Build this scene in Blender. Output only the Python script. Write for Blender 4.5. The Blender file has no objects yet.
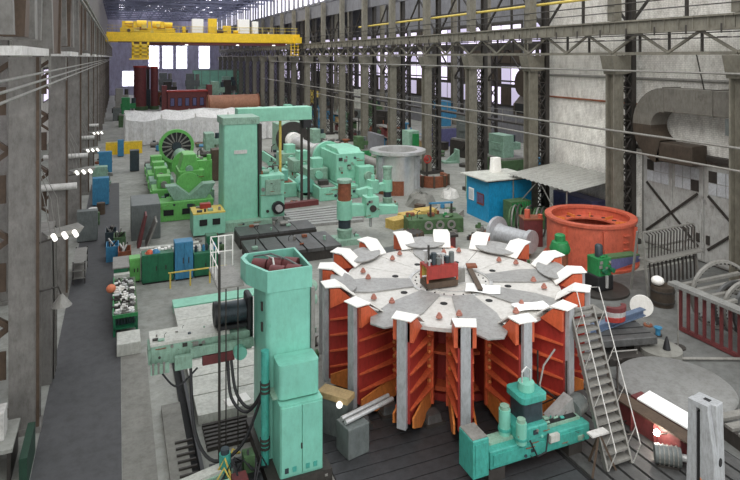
import bpy, math, random
from mathutils import Vector, Matrix
random.seed(7)
sc = bpy.context.scene
PI = math.pi
# ---------------------------------------------------------------- camera
PSI = math.atan(252 / 600.0)
cam_d = bpy.data.cameras.new('camera'); cam = bpy.data.objects.new('camera', cam_d)
sc.collection.objects.link(cam); sc.camera = cam
cam.location = (0, 0, 12); cam.rotation_euler = (PI / 2, 0, -PSI)
cam_d.sensor_width = 36; cam_d.lens = 600 / 740 * 36
cam_d.shift_y = -183 / 740; cam_d.clip_start = .1; cam_d.clip_end = 600
# ---------------------------------------------------------------- world, light, exposure
w = bpy.data.worlds.new('overcast'); sc.world = w; w.use_nodes = True
bg = w.node_tree.nodes['Background']; bg.inputs[0].default_value = (.93, .96, 1.0, 1); bg.inputs[1].default_value = 1.35
sd = bpy.data.lights.new('soft_sun', 'SUN'); sd.energy = 2.0; sd.angle = math.radians(60); sd.color = (1, .97, .92)
so = bpy.data.objects.new('soft_sun', sd); sc.collection.objects.link(so)
so.rotation_euler = Vector((.65, .5, -.9)).to_track_quat('-Z', 'Y').to_euler()
sc.view_settings.view_transform = 'Standard'; sc.view_settings.look = 'None'
sc.view_settings.gamma = 1; sc.view_settings.use_curve_mapping = False
sc.view_settings.exposure = 0.22
try:
    sc.cycles.use_denoising = True
    sc.cycles.max_bounces = 6
except Exception: pass
# ---------------------------------------------------------------- helpers
C = sc.collection
def lin(v):
    v /= 255.0
    return v / 12.92 if v <= .04045 else ((v + .055) / 1.055) ** 2.4
def col(rgb): return (lin(rgb[0]), lin(rgb[1]), lin(rgb[2]), 1)
MATS = {}
def mat(name, rgb, rough=.6, metal=0., var=.25, scale=3., rgb2=None, spots=0., bump=.0, emit=0., grime=.3):
    m = bpy.data.materials.new(name); m.use_nodes = True; nt = m.node_tree
    b = nt.nodes['Principled BSDF']; b.inputs['Roughness'].default_value = rough; b.inputs['Metallic'].default_value = metal
    c = col(rgb)
    if emit:
        b.inputs['Base Color'].default_value = c; b.inputs['Emission Color'].default_value = c; b.inputs['Emission Strength'].default_value = emit
        MATS[name] = m; return m
    tc = nt.nodes.new('ShaderNodeTexCoord')
    n = nt.nodes.new('ShaderNodeTexNoise'); n.inputs['Scale'].default_value = scale; n.inputs['Detail'].default_value = 7; n.inputs['Roughness'].default_value = .65
    nt.links.new(tc.outputs['Object'], n.inputs['Vector'])
    r = nt.nodes.new('ShaderNodeValToRGB')
    r.color_ramp.elements[0].position = .3; r.color_ramp.elements[1].position = .7
    lo = [max(0, x * (1 - var)) for x in c[:3]]; hi = [min(1, x * (1 + var * .55)) for x in c[:3]]
    r.color_ramp.elements[0].color = (*lo, 1); r.color_ramp.elements[1].color = (*hi, 1)
    nt.links.new(n.outputs['Fac'], r.inputs['Fac'])
    out = r.outputs['Color']
    if rgb2:
        n2 = nt.nodes.new('ShaderNodeTexNoise'); n2.inputs['Scale'].default_value = scale * .45; n2.inputs['Detail'].default_value = 9; n2.inputs['Roughness'].default_value = .75
        nt.links.new(tc.outputs['Object'], n2.inputs['Vector'])
        r2 = nt.nodes.new('ShaderNodeValToRGB'); r2.color_ramp.elements[0].position = .62 - spots; r2.color_ramp.elements[1].position = .72 - spots * .6
        nt.links.new(n2.outputs['Fac'], r2.inputs['Fac'])
        mx = nt.nodes.new('ShaderNodeMix'); mx.data_type = 'RGBA'
        nt.links.new(r2.outputs['Color'], mx.inputs['Factor']); nt.links.new(out, mx.inputs['A']); mx.inputs['B'].default_value = col(rgb2)
        out = mx.outputs['Result']
    n3 = nt.nodes.new('ShaderNodeTexNoise'); n3.inputs['Scale'].default_value = scale * 5; n3.inputs['Detail'].default_value = 8; n3.inputs['Roughness'].default_value = .8
    mp = nt.nodes.new('ShaderNodeMapping'); mp.inputs['Scale'].default_value = (1, 1, .35); nt.links.new(tc.outputs['Object'], mp.inputs['Vector']); nt.links.new(mp.outputs['Vector'], n3.inputs['Vector'])
    r3 = nt.nodes.new('ShaderNodeValToRGB'); r3.color_ramp.elements[0].position = .36; r3.color_ramp.elements[1].position = .56
    g0 = max(.25, 1 - grime); r3.color_ramp.elements[0].color = (g0, g0 * .98, g0 * .95, 1); r3.color_ramp.elements[1].color = (1, 1, 1, 1)
    nt.links.new(n3.outputs['Fac'], r3.inputs['Fac'])
    m3 = nt.nodes.new('ShaderNodeMix'); m3.data_type = 'RGBA'; m3.blend_type = 'MULTIPLY'; m3.inputs['Factor'].default_value = 1
    nt.links.new(out, m3.inputs['A']); nt.links.new(r3.outputs['Color'], m3.inputs['B']); out = m3.outputs['Result']
    nt.links.new(out, b.inputs['Base Color'])
    if bump:
        bp = nt.nodes.new('ShaderNodeBump'); bp.inputs['Strength'].default_value = bump; bp.inputs['Distance'].default_value = .03
        nt.links.new(n.outputs['Fac'], bp.inputs['Height']); nt.links.new(bp.outputs['Normal'], b.inputs['Normal'])
    MATS[name] = m; return m
def M(n): return MATS[n]

class MB:
    def __init__(s): s.v = []; s.f = []
    def add(s, vs, fs):
        o = len(s.v); s.v += [tuple(p) for p in vs]; s.f += [tuple(i + o for i in f) for f in fs]; return s
    def box(s, x0, x1, y0, y1, z0, z1):
        return s.add([(x0,y0,z0),(x1,y0,z0),(x1,y1,z0),(x0,y1,z0),(x0,y0,z1),(x1,y0,z1),(x1,y1,z1),(x0,y1,z1)],
                     [(3,2,1,0),(4,5,6,7),(0,1,5,4),(1,2,6,5),(2,3,7,6),(3,0,4,7)])
    def rbox(s, x0, x1, y0, y1, z0, z1, r=.1, n=3, taper=0):
        pts = []
        for (cx, cy, a) in ((x1-r,y1-r,0),(x0+r,y1-r,90),(x0+r,y0+r,180),(x1-r,y0+r,270)):
            for k in range(n + 1):
                t = math.radians(a + 90 * k / n); pts.append((cx + r * math.cos(t), cy + r * math.sin(t)))
        if not taper: return s.prism(pts, z0, z1)
        mx, my = (x0 + x1) / 2, (y0 + y1) / 2; k = len(pts)
        vs = [(x, y, z0) for x, y in pts] + [(mx + (x - mx) * (1 - taper), my + (y - my) * (1 - taper), z1) for x, y in pts]
        fs = [tuple(reversed(range(k))), tuple(range(k, 2 * k))] + [(i, (i + 1) % k, k + (i + 1) % k, k + i) for i in range(k)]
        return s.add(vs, fs)
    def prism(s, pts, z0, z1):
        k = len(pts)
        return s.add([(x, y, z0) for x, y in pts] + [(x, y, z1) for x, y in pts],
                     [tuple(reversed(range(k))), tuple(range(k, 2 * k))] + [(i, (i + 1) % k, k + (i + 1) % k, k + i) for i in range(k)])
    def extr(s, pts, axis, a0, a1):
        # polygon of (u,v) extruded along axis: x -> (u,v)=(y,z); y -> (x,z)
        k = len(pts)
        f = (lambda u, v, a: (a, u, v)) if axis == 'x' else ((lambda u, v, a: (u, a, v)) if axis == 'y' else (lambda u, v, a: (u, v, a)))
        return s.add([f(u, v, a0) for u, v in pts] + [f(u, v, a1) for u, v in pts],
                     [tuple(reversed(range(k))), tuple(range(k, 2 * k))] + [(i, (i + 1) % k, k + (i + 1) % k, k + i) for i in range(k)])
    def cyl(s, p, q, r, n=12, r2=None):
        p, q = Vector(p), Vector(q); r2 = r if r2 is None else r2
        d = (q - p).normalized(); u = d.orthogonal().normalized(); v = d.cross(u)
        vs = []
        for c, rr in ((p, r), (q, r2)):
            for i in range(n):
                a = 2 * PI * i / n; vs.append(c + rr * (math.cos(a) * u + math.sin(a) * v))
        return s.add(vs, [tuple(reversed(range(n))), tuple(range(n, 2 * n))] + [(i, (i + 1) % n, n + (i + 1) % n, n + i) for i in range(n)])
    def bar(s, p, q, w=.1, h=None):
        p, q = Vector(p), Vector(q); h = w if h is None else h
        d = (q - p).normalized(); up = Vector((0, 0, 1)) if abs(d.z) < .95 else Vector((0, 1, 0))
        a = d.cross(up).normalized() * w / 2; b = a.cross(d).normalized() * h / 2
        vs = [p - a - b, p + a - b, p + a + b, p - a + b, q - a - b, q + a - b, q + a + b, q - a + b]
        return s.add(vs, [(3,2,1,0),(4,5,6,7),(0,1,5,4),(1,2,6,5),(2,3,7,6),(3,0,4,7)])
    def tube(s, pts, r, n=8, closed=False):
        pts = [Vector(p) for p in pts]; m = len(pts); vs = []; ref = None
        for i, p in enumerate(pts):
            if closed: d = pts[(i + 1) % m] - pts[i - 1]
            else: d = pts[min(i + 1, m - 1)] - pts[max(i - 1, 0)]
            d.normalize()
            if ref is None: ref = d.orthogonal().normalized()
            u = (ref - d * ref.dot(d)).normalized(); ref = u; v = d.cross(u)
            for k in range(n):
                a = 2 * PI * k / n; vs.append(p + r * (math.cos(a) * u + math.sin(a) * v))
        fs = []
        for i in range(m if closed else m - 1):
            j = (i + 1) % m
            for k in range(n): fs.append((i*n+k, i*n+(k+1)%n, j*n+(k+1)%n, j*n+k))
        if not closed: fs += [tuple(reversed(range(n))), tuple(range((m-1)*n, m*n))]
        return s.add(vs, fs)
    def lathe(s, prof, n=32, c=(0,0,0), a0=0, a1=360, closed_prof=True, axis='z'):
        full = abs(a1 - a0) >= 360; k = n if full else n + 1; p = len(prof); vs = []
        for i in range(k):
            t = math.radians(a0 + (a1 - a0) * i / n)
            for r, z in prof:
                x, y = r * math.cos(t), r * math.sin(t)
                if axis == 'z': vs.append((c[0] + x, c[1] + y, c[2] + z))
                elif axis == 'x': vs.append((c[0] + z, c[1] + x, c[2] + y))
                else: vs.append((c[0] + y, c[1] + z, c[2] + x))
        fs = []
        for i in range(n if full else n):
            j = (i + 1) % k
            for q in range(p if closed_prof else p - 1):
                r_ = (q + 1) % p; fs.append((i*p+q, j*p+q, j*p+r_, i*p+r_))
        if not full and closed_prof: fs += [tuple(range(p)), tuple(reversed(range((k-1)*p, k*p)))]
        return s.add(vs, fs)
    def sphere(s, c, r, nu=10, nv=6, sz=1.):
        vs = [(c[0], c[1], c[2] - r * sz)]
        for j in range(1, nv):
            t = PI * j / nv - PI / 2
            for i in range(nu):
                a = 2 * PI * i / nu; vs.append((c[0] + r * math.cos(t) * math.cos(a), c[1] + r * math.cos(t) * math.sin(a), c[2] + r * sz * math.sin(t)))
        vs.append((c[0], c[1], c[2] + r * sz)); L = len(vs) - 1; fs = []
        for i in range(nu):
            i2 = (i + 1) % nu; fs.append((0, 1 + i2, 1 + i)); fs.append((L, 1 + (nv-2)*nu + i, 1 + (nv-2)*nu + i2))
            for j in range(nv - 2): fs.append((1+j*nu+i, 1+j*nu+i2, 1+(j+1)*nu+i2, 1+(j+1)*nu+i))
        return s.add(vs, fs)
    def mesh(s, name, m, smooth=False):
        me = bpy.data.meshes.new(name); me.from_pydata(s.v, [], s.f); me.update()
        import bmesh
        bm = bmesh.new(); bm.from_mesh(me); bmesh.ops.recalc_face_normals(bm, faces=bm.faces); bm.to_mesh(me); bm.free()
        me.materials.append(M(m) if isinstance(m, str) else m)
        if smooth:
            me.polygons.foreach_set('use_smooth', [True] * len(me.polygons))
            try: me.set_sharp_from_angle(angle=math.radians(40))
            except Exception: pass
        return me
    def build(s, name, m, parent=None, smooth=False, bevel=0, loc=None, rz=0):
        o = bpy.data.objects.new(name, s.mesh(name, m, smooth)); C.objects.link(o)
        if parent: o.parent = parent
        if loc: o.location = loc
        if rz: o.rotation_euler.z = rz
        if bevel:
            b = o.modifiers.new('bevel', 'BEVEL'); b.width = bevel; b.segments = 2; b.limit_method = 'ANGLE'
        return o
def tag(o, label, cat, group=None):
    o['label'] = label; o['category'] = cat
    if group: o['group'] = group
    return o
def thing(name, label, cat, loc=(0,0,0), rz=0, group=None):
    o = bpy.data.objects.new(name, None); o.empty_display_size = .2; C.objects.link(o)
    o.location = loc; o.rotation_euler.z = rz
    return tag(o, label, cat, group)
def struct(o): o['kind'] = 'structure'; return o
def inst(src, parent, loc=None, rot=None):
    o = src.copy(); C.objects.link(o); o.parent = parent
    if loc is not None: o.location = loc
    if rot is not None: o.rotation_euler = rot
    return o
def copy_tree(o, parent=None):
    c = o.copy(); C.objects.link(c); c.parent = parent
    for ch in list(o.children): copy_tree(ch, c)
    return c
def dup(root, loc, rz=None, label=None, scale=None):
    r = copy_tree(root); r.location = loc
    if rz is not None: r.rotation_euler.z = rz
    if scale: r.scale = scale
    if label: r['label'] = label
    return r
ORD = ['first','second','third','fourth','fifth','sixth','seventh','eighth','ninth','tenth','eleventh','twelfth','thirteenth','fourteenth','fifteenth','sixteenth','seventeenth','eighteenth','nineteenth','twentieth']
# ---------------------------------------------------------------- materials
mat('concrete', (148,149,142), .8, var=.3, scale=.35, rgb2=(100,101,96), spots=.0, bump=.1)
mat('lane', (74,74,75), .7, var=.15, scale=.5)
mat('lane_light', (128,127,120), .8, var=.18, scale=.6)
mat('plate_grey', (96,96,95), .45, .35, var=.35, scale=1.2, rgb2=(62,60,58), spots=.05)
mat('slot_dark', (28,28,28), .8)  # near-black that stands in for shade inside slots, holes and openings
mat('white_plate', (196,197,188), .6, var=.2, scale=1.5, rgb2=(150,152,146), spots=.03)
mat('col_steel', (122,118,106), .65, .1, var=.3, scale=1.2, rgb2=(84,76,64), spots=.04)
mat('col_left', (128,125,120), .65, .1, var=.3, scale=1.2, rgb2=(104,98,90), spots=.04)
mat('dark_steel', (62,58,54), .6, .2, var=.3, scale=2)
mat('brown_steel', (88,72,58), .65, .1, var=.3, scale=2)
mat('pipe_grey', (140,138,132), .5, .2, var=.2, scale=2)
mat('pipe_white', (205,203,198), .5, var=.15, scale=2)
mat('duct', (122,118,110), .5, .35, var=.2, scale=1.5, rgb2=(88,82,74), spots=.02)
mat('duct_dark', (74,64,54), .6, .2, var=.3, scale=1.5)
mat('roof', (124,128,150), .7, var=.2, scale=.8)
mat('haze_wall', (176,174,196), .9, var=.12, scale=.2)  # lilac tint puts the far haze into the wall colour
mat('panel_band', (118,118,122), .8, var=.2, scale=.6)
mat('mint', (122,190,170), .42, var=.13, scale=1.3, rgb2=(92,168,142), spots=-.02, grime=.12)
mat('mint_light', (138,200,174), .45, var=.13, scale=1.3, rgb2=(112,184,148), spots=-.02, grime=.12)
mat('mint_old', (140,174,154), .55, var=.25, scale=2.5, rgb2=(92,118,104), spots=.03)
mat('teal', (70,162,148), .42, var=.18, scale=2.5)
mat('lime', (112,188,98), .42, var=.15, scale=2)
mat('green_dark', (28,104,70), .5, var=.2, scale=2)
mat('green_mid', (40,130,72), .5, var=.25, scale=3)
mat('green_army', (74,104,66), .6, var=.35, scale=3, rgb2=(50,56,44), spots=.06)
mat('blue', (58,128,166), .5, var=.15, scale=2)
mat('shed_blue', (20,138,184), .55, var=.18, scale=2)
mat('orange', (206,96,60), .5, var=.18, scale=2)
mat('orange_edge', (214,130,66), .5, var=.15, scale=2)
mat('red', (160,52,44), .5, var=.2, scale=2)
mat('ring_orange', (196,96,72), .5, var=.2, scale=1.5)
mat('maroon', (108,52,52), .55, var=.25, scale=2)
mat('rust', (140,84,58), .75, .1, var=.35, scale=4)
mat('machined', (196,194,190), .38, .25, var=.12, scale=2, grime=.2)
mat('spider_white', (206,203,197), .5, .05, var=.1, scale=1.2, grime=.2)
mat('spider_grey', (160,159,156), .45, .2, var=.15, scale=1.2)
mat('steel_bar', (176,178,180), .4, .2, var=.15, scale=2)
mat('polished', (205,205,203), .32, .4, var=.12, scale=2)
mat('white', (238,236,230), .6, var=.06, scale=3, grime=.12)
mat('black', (34,34,36), .5, var=.3, scale=3)
mat('motor_dark', (58,70,76), .45, .2, var=.3, scale=3)
mat('cable', (30,30,32), .6)
mat('yellow', (232,192,34), .5, var=.15, scale=2)
mat('yellow_pale', (214,190,92), .6, var=.2, scale=2)
mat('tarp', (214,214,212), .85, var=.16, scale=1.2)
mat('brown_pipe', (166,118,92), .65, var=.22, scale=.8)
mat('gate', (174,174,170), .7, var=.22, scale=1.1, rgb2=(120,118,114), spots=.03)
mat('glass_dirty', (196,200,204), .3, var=.15, scale=4)
mat('window_lit', (246,245,255), emit=5.0)
mat('window_pale', (240,238,252), emit=1.7)
mat('window_lilac', (226,216,240), emit=.95)
mat('lamp_white', (255,252,244), emit=1.2)
mat('weld', (255,246,232), emit=60)
mat('hot', (196,128,84), .5, var=.1)
mat('pink_bolt', (170,112,96), .5, var=.15, scale=6)
mat('paper', (250,250,248), .7, var=.02, grime=.12)
mat('corr', (164,164,158), .55, .2, var=.2, scale=2)
mat('violet', (92,92,132), .6, var=.2, scale=2)
mat('grey_cab', (104,110,108), .5, var=.2, scale=2)
mat('skin_orange', (222,128,88), .5, var=.1)
mat('plate_disc', (134,134,131), .6, .2, var=.12, scale=.8)
mat('blue_grey', (120,138,164), .4, .4, var=.15, scale=2)
mat('plate_light', (150,150,146), .5, .3, var=.2, scale=2)
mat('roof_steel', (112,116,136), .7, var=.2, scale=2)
mat('upper_grey', (104,101,98), .8, var=.25, scale=.8)
mat('strip_dark', (72,72,74), .45, .3, var=.35, scale=1.2)
mat('slot_light', (150,148,142), .6, var=.2)
mat('window_dim', (196,188,214), emit=.45)
mat('green_black', (28,62,46), .5, var=.2)
mat('drum_steel', (222,222,220), .3, .6, var=.15, scale=1.2, grime=.15)
mat('floor_dark', (104,105,102), .75, var=.3, scale=.5)
mat('wood', (176,150,106), .7, var=.25, scale=4)
mat('wood_yellow', (206,176,98), .7, var=.2, scale=4)
# whitewashed brick wall
def brick_mat():
    m = mat('brick_white', (244,240,232), .85, var=.22, scale=.8, rgb2=(156,152,144), spots=.02)
    nt = m.node_tree; b = nt.nodes['Principled BSDF']; src = b.inputs['Base Color'].links[0].from_socket
    tc = nt.nodes.new('ShaderNodeTexCoord'); mp = nt.nodes.new('ShaderNodeMapping'); mp.inputs['Rotation'].default_value = (PI/2, 0, PI/2)
    sx = nt.nodes.new('ShaderNodeSeparateXYZ'); cb = nt.nodes.new('ShaderNodeCombineXYZ')
    nt.links.new(tc.outputs['Object'], sx.inputs[0]); nt.links.new(sx.outputs['Y'], cb.inputs['X']); nt.links.new(sx.outputs['Z'], cb.inputs['Y'])
    br = nt.nodes.new('ShaderNodeTexBrick'); br.inputs['Scale'].default_value = 2.2; br.inputs['Color1'].default_value = (1,1,1,1); br.inputs['Color2'].default_value = (.86,.86,.86,1); br.inputs['Mortar'].default_value = (.5,.5,.5,1)
    nt.links.new(cb.outputs[0], br.inputs['Vector'])
    mx = nt.nodes.new('ShaderNodeMix'); mx.data_type = 'RGBA'; mx.blend_type = 'MULTIPLY'; mx.inputs['Factor'].default_value = .7
    nt.links.new(src, mx.inputs['A']); nt.links.new(br.outputs['Color'], mx.inputs['B']); nt.links.new(mx.outputs['Result'], b.inputs['Base Color'])
brick_mat()
# ================================================================ THE SETTING
struct(MB().box(-12, 62, -6, 206, -.5, 0).build('floor', 'concrete'))
struct(MB().box(17.05, 31.5, 9, 25.2, .001, .008).build('floor_patch', 'floor_dark'))
struct(MB().box(-2.3, .1, 4, 62, .001, .012).build('floor_lane', 'lane'))
struct(MB().box(.12, 1.05, 4, 26, .001, .01).build('floor_lane_edge', 'lane_light'))
# left outer wall with windows, far behind the colonnade
wl = struct(MB().box(-9.3, -9, -6, 205, 0, 26).build('wall_left', 'brick_white'))
wn = 0
m = MB().box(-8.98, -8.9, -3.2, 3.2, 0, 4.2).mesh('pane', 'window_lilac')
for i in range(9):
    wn += 1
    f = struct(MB().box(-8.99, -8.95, -3.4, 3.4, -.2, 4.4).build('window_%d' % wn, 'dark_steel')); f.location = (0, 20 + i * 12, 6.2)
    for k in range(2):
        for q in range(2):
            p = bpy.data.objects.new('pane', MB().box(-8.94, -8.9, -3.2 + k*3.25, -.05 + k*3.25, q*2.1, 2.0 + q*2.1).mesh('pane', 'window_lilac') if i == 0 else panes[k*2+q]); C.objects.link(p); p.parent = f
    if i == 0: panes = [c.data for c in f.children]
# end wall
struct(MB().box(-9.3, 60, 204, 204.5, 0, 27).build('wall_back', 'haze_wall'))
def end_window(x0, x1, z0, z1, nx, nz, m='window_lit'):
    global wn
    wn += 1
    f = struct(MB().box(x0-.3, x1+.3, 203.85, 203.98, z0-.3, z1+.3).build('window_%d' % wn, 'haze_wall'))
    dx, dz = (x1-x0)/nx, (z1-z0)/nz
    me = MB().box(.12, dx-.12, 203.75, 203.84, .12, dz-.12).mesh('pane', m)
    for i in range(nx):
        for k in range(nz):
            p = bpy.data.objects.new('pane', me); C.objects.link(p); p.parent = f; p.location = (x0 + i*dx, 0, z0 + k*dz)
for x0, x1 in ((9.0, 12.2), (13.2, 16.4), (17.4, 20.8), (24.5, 28)): end_window(x0, x1, 8.2, 15.6, 2, 4)
end_window(1.2, 5.2, 2.8, 7.6, 2, 3)
# right: white brick wall with gate
struct(MB().box(31.6, 32.1, 14, 39.4, 0, 26).build('wall_right', 'brick_white'))
# upper wall band along the right row, clerestory windows
struct(MB().box(29.9, 30.2, 39.5, 204, 18.4, 20.4).build('wall_right_band', 'panel_band'))
for y0 in range(44, 200, 9):
    wn += 1
    f = struct(MB().box(29.95, 30.2, y0, y0+8.6, 20.5, 25.2).build('window_%d' % wn, 'panel_band'))
    for k in range(3):
        p = MB().box(29.86, 29.94, y0+.25+k*2.78, y0+2.75+k*2.78, 20.9, 24.9).build('pane', 'window_pale', f); MB().box(29.45, 29.95, y0+2.76+k*2.78, y0+2.98+k*2.78, 20.6, 25.1).build('mullion', 'panel_band', f)
# adjacent bay outer wall
struct(MB().box(52, 52.4, 14, 204, 0, 26).build('wall_outer', 'panel_band'))
me = None
for i in range(18):
    wn += 1; y0 = 42 + i * 9
    f = struct(MB().box(51.9, 51.99, -.2, 7.4, -.2, 12.2).build('window_%d' % wn, 'dark_steel')); f.location = (0, y0, 5)
    for k in range(3):
        for q in range(4):
            if me is None: me = [MB().box(51.8, 51.88, .1, 2.2, .1, 2.6).mesh('pane', q_) for q_ in ('window_lilac', 'window_dim', 'duct_dark')]
            p = bpy.data.objects.new('pane', me[random.choice((0, 0, 1, 1, 2))]); C.objects.link(p); p.parent = f; p.location = (0, k*2.4, q*3)
# roof over the far hall, with trusses and rooflights
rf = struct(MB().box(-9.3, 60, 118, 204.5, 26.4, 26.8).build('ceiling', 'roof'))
for k in range(10):
    y = 122 + k * 8.5
    m = MB(); m.bar((-3, y, 26.1), (30, y, 26.1), .4, .4); m.bar((-3, y, 23.6), (30, y, 23.6), .35, .35)
    for i in range(11):
        x = -3 + i * 3; m.bar((x, y, 23.6), (x + 1.5, y, 26.1), .2); m.bar((x + 1.5, y, 26.1), (x + 3, y, 23.6), .2)
    m.build('roof_truss', 'roof_steel', rf)
me = MB().box(-.6, .6, -2.6, 2.6, 0, .1).mesh('rooflight', 'window_lit')
for k in range(10):
    for i in range(9):
        if random.random() < .75:
            p = bpy.data.objects.new('rooflight', me); C.objects.link(p); p.parent = rf; p.location = (1 + i * 3.3, 126 + k * 8.5 + random.uniform(-1, 1), 26.28)
for k in range(8):
    MB().bar((-2 + k * 4.4, 118, 26.25), (-2 + k * 4.4, 204, 26.25), .2, .25).build('purlin', 'roof_steel', rf)

# ---------------------------------------------------------------- steel columns, right row
XC = 29.3
def right_column():
    t = thing('steel_column', '', 'column', group='columns of the right-hand row')
    m = MB(); m.box(-.4, .4, -.36, -.28, .3, 12.1); m.box(-.4, .4, .28, .36, .3, 12.1); m.box(-.06, .06, -.28, .28, .3, 12.1)
    m.build('front_leg', 'col_steel', t)
    m = MB(); m.box(1.2, 1.55, -.3, -.22, .3, 20.4); m.box(1.2, 1.55, .22, .3, .3, 20.4); m.box(1.33, 1.42, -.22, .22, .3, 20.4)
    m.build('rear_leg', 'dark_steel', t)
    m = MB()
    for k in range(11):
        z = .5 + k * 1.06
        for y in (-.25, .25):
            m.bar((.38, y, z), (1.22, y, z + 1.06), .09, .05); m.bar((1.22, y, z), (.38, y, z + 1.06), .09, .05)
        m.bar((.38, -.25, z), (1.22, -.25, z), .08)
    m.build('lacing', 'dark_steel', t)
    MB().box(-.3, .3, -.3, .3, 14.3, 20.4).build('upper_shaft', 'col_steel', t)
    MB().extr([(-.5, 11.2), (-.75, 12.1), (.9, 12.1), (.9, 11.0), (.4, 10.9), (-.4, 10.9)], 'y', -.5, .5).build('corbel', 'col_steel', t)
    MB().box(-.6, 1.7, -.55, .55, 0, .3).build('base_plate', 'dark_steel', t)
    return t
cr = right_column(); ys = [20.9 + i * 8.45 for i in range(21)]
for i, y in enumerate(ys):
    t = cr if i == 0 else copy_tree(cr)
    t.location = (XC, y, 0)
    t['label'] = ('%s laced steel column from the white gate end in the right-hand row' % ORD[i]) if i < 20 else 'last laced steel column of the right-hand row by the far wall'
# crane girders, right row
def right_girder():
    t = thing('crane_girder', '', 'girder', group='crane girders of the right-hand row')
    L = 8.4
    m = MB(); m.box(-.3, .3, 0, L, 13.5, 14.15); m.box(-.45, .45, 0, L, 14.15, 14.25); m.box(-.4, .4, 0, L, 13.42, 13.5)
    m.build('plate_girder', 'col_steel', t)
    MB().box(-.12, .12, 0, L, 12.12, 12.3).build('bottom_chord', 'col_steel', t)
    a = MB().bar((-.1, 0, 12.25), (-.1, L/4, 13.45), .14, .14).mesh('diagonal', 'col_steel')
    b = MB().bar((-.1, L/4, 13.45), (-.1, L/2, 12.25), .14, .14).mesh('diagonal', 'col_steel')
    for y in (0, L/2):
        for me in (a, b):
            o = bpy.data.objects.new('diagonal', me); C.objects.link(o); o.parent = t; o.location.y = y
    for k in range(3): MB().box(-.07, .07, L*(k+1)/4-.05, L*(k+1)/4+.05, 12.3, 13.45).build('vertical', 'dark_steel', t)
    m = MB(); m.bar((1.4, .2, 14.3), (1.4, 4.2, 18.4), .14); m.bar((1.4, 8.2, 14.3), (1.4, 4.2, 18.4), .14); m.bar((1.4, 0, 16.3), (1.4, 8.4, 16.3), .12); m.bar((1.4, 4.2, 14.3), (1.4, 4.2, 18.4), .16)
    m.build('portal_bracing', 'dark_steel', t)
    m = MB()
    for k in range(9):
        y = .5 + k * .93; m.box(-.38, -.3, y, y + .06, 13.5, 14.15)
    m.build('stiffeners', 'col_steel', t)
    m = MB()
    for k in range(4): m.cyl((-.5, .6 + k*2.1, 13.25), (-.5, .6 + k*2.1, 13.75), .05, 6); m.box(-.55, -.3, .4 + k*2.1, .8 + k*2.1, 13.0, 13.08)
    m.cyl((-.5, 0, 13.3), (-.5, L, 13.3), .035, 6); m.cyl((-.5, 0, 13.02), (-.5, L, 13.02), .03, 6)
    m.build('conductor_rail', 'dark_steel', t)
    return t
gr = right_girder()
for i in range(21):
    t = gr if i == 0 else copy_tree(gr)
    t.location = (XC - .1, ys[i] - 8.45 + .02, 0)
    t['label'] = 'trussed crane girder of the right-hand row, %s from the near end' % (ORD[i] if i < 20 else 'last')
# long pipes along the right row
def long_pipe(name, x, z, y0, y1, r, label, m='pipe_grey', cat='pipe', sag=0):
    n = 12; pts = [(x, y0 + (y1-y0)*i/n, z - sag*math.sin(PI*i/n)) for i in range(n+1)]
    o = tag(MB().tube(pts, r, 8).build(name, m, smooth=True), label, cat); return o
long_pipe('steam_pipe', 28.7, 11.15, 14, 120, .06, 'thin grey pipe just under the right-hand crane girders')
long_pipe('steam_pipe', 28.75, 7.45, 14, 130, .07, 'grey pipe slung across the right-hand columns at mid height', sag=.2)
long_pipe('steam_pipe', 28.7, 6.3, 14, 90, .06, 'lowest grey pipe slung across the right-hand columns', sag=.1)
long_pipe('steam_pipe', 31.45, 8.9, 16, 39, .07, 'thin rusty pipe fixed along the white brick wall', 'rust')
long_pipe('steam_pipe', 31.4, 10.6, 16, 39, .1, 'grey pipe high on the white brick wall below the girder')
long_pipe('yellow_pipe', 29.9, 16.0, 24, 75, .11, 'yellow gas pipe running above the right-hand crane girders', 'yellow_pale')
long_pipe('handrail', 28.9, 15.3, 14, 110, .04, 'upper thin handrail over the right-hand crane girders', 'dark_steel', 'handrail')
long_pipe('handrail', 28.9, 14.8, 14, 110, .03, 'lower thin handrail over the right-hand crane girders', 'dark_steel', 'handrail')
# gate in white wall
g = struct(MB().box(31.5, 31.59, 20.1, 29.2, 0, 6.0).build('door_1', 'col_left'))
for k in range(2):
    y0 = 20.3 + k * 4.35; y1 = y0 + 4.3
    lf = MB().box(31.38, 31.49, y0, y1, .1, 5.7).build('leaf', 'gate', g)
    MB().box(31.33, 31.37, y0 + .1, y1 - .1, .2, 2.9).build('lower_panel', 'gate', lf)
    for a, b in (((31.3, y0+.3, .9), (31.3, y1-.3, 4.0)), ((31.27, y0+.3, 4.0), (31.27, y1-.3, .9))): MB().bar(a, b, .06, .14).build('brace', 'dark_steel', lf)
    for i in range(2):
        for q in range(3):
            for r in range(2):
                MB().box(31.34, 31.375, y0 + .3 + i*2.1 + q*.55, y0 + .8 + i*2.1 + q*.55, 4.1 + r*.7, 4.75 + r*.7).build('pane', 'glass_dirty' if (q + r + i) % 4 else 'dark_steel', lf)
    MB().box(31.3, 31.37, y0 + 2.1, y0 + 2.2, .1, 5.7).build('stile', 'gate', lf)
    MB().box(31.25, 31.37, y0 + (3.9 if k == 0 else .2), y0 + (4.1 if k == 0 else .4), 1.2, 1.7).build('handle', 'dark_steel', lf)
tag(MB().box(31.1, 31.58, 18, 31, 6.05, 6.3).build('gate_lintel', 'dark_steel'), 'dark steel lintel rail above the double gate', 'lintel')
tag(MB().box(31.35, 31.6, 29.5, 29.9, 1.5, 2.7).build('switch_box', 'white'), 'small white switch box on the brick wall beside the gate', 'switch box')
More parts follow.
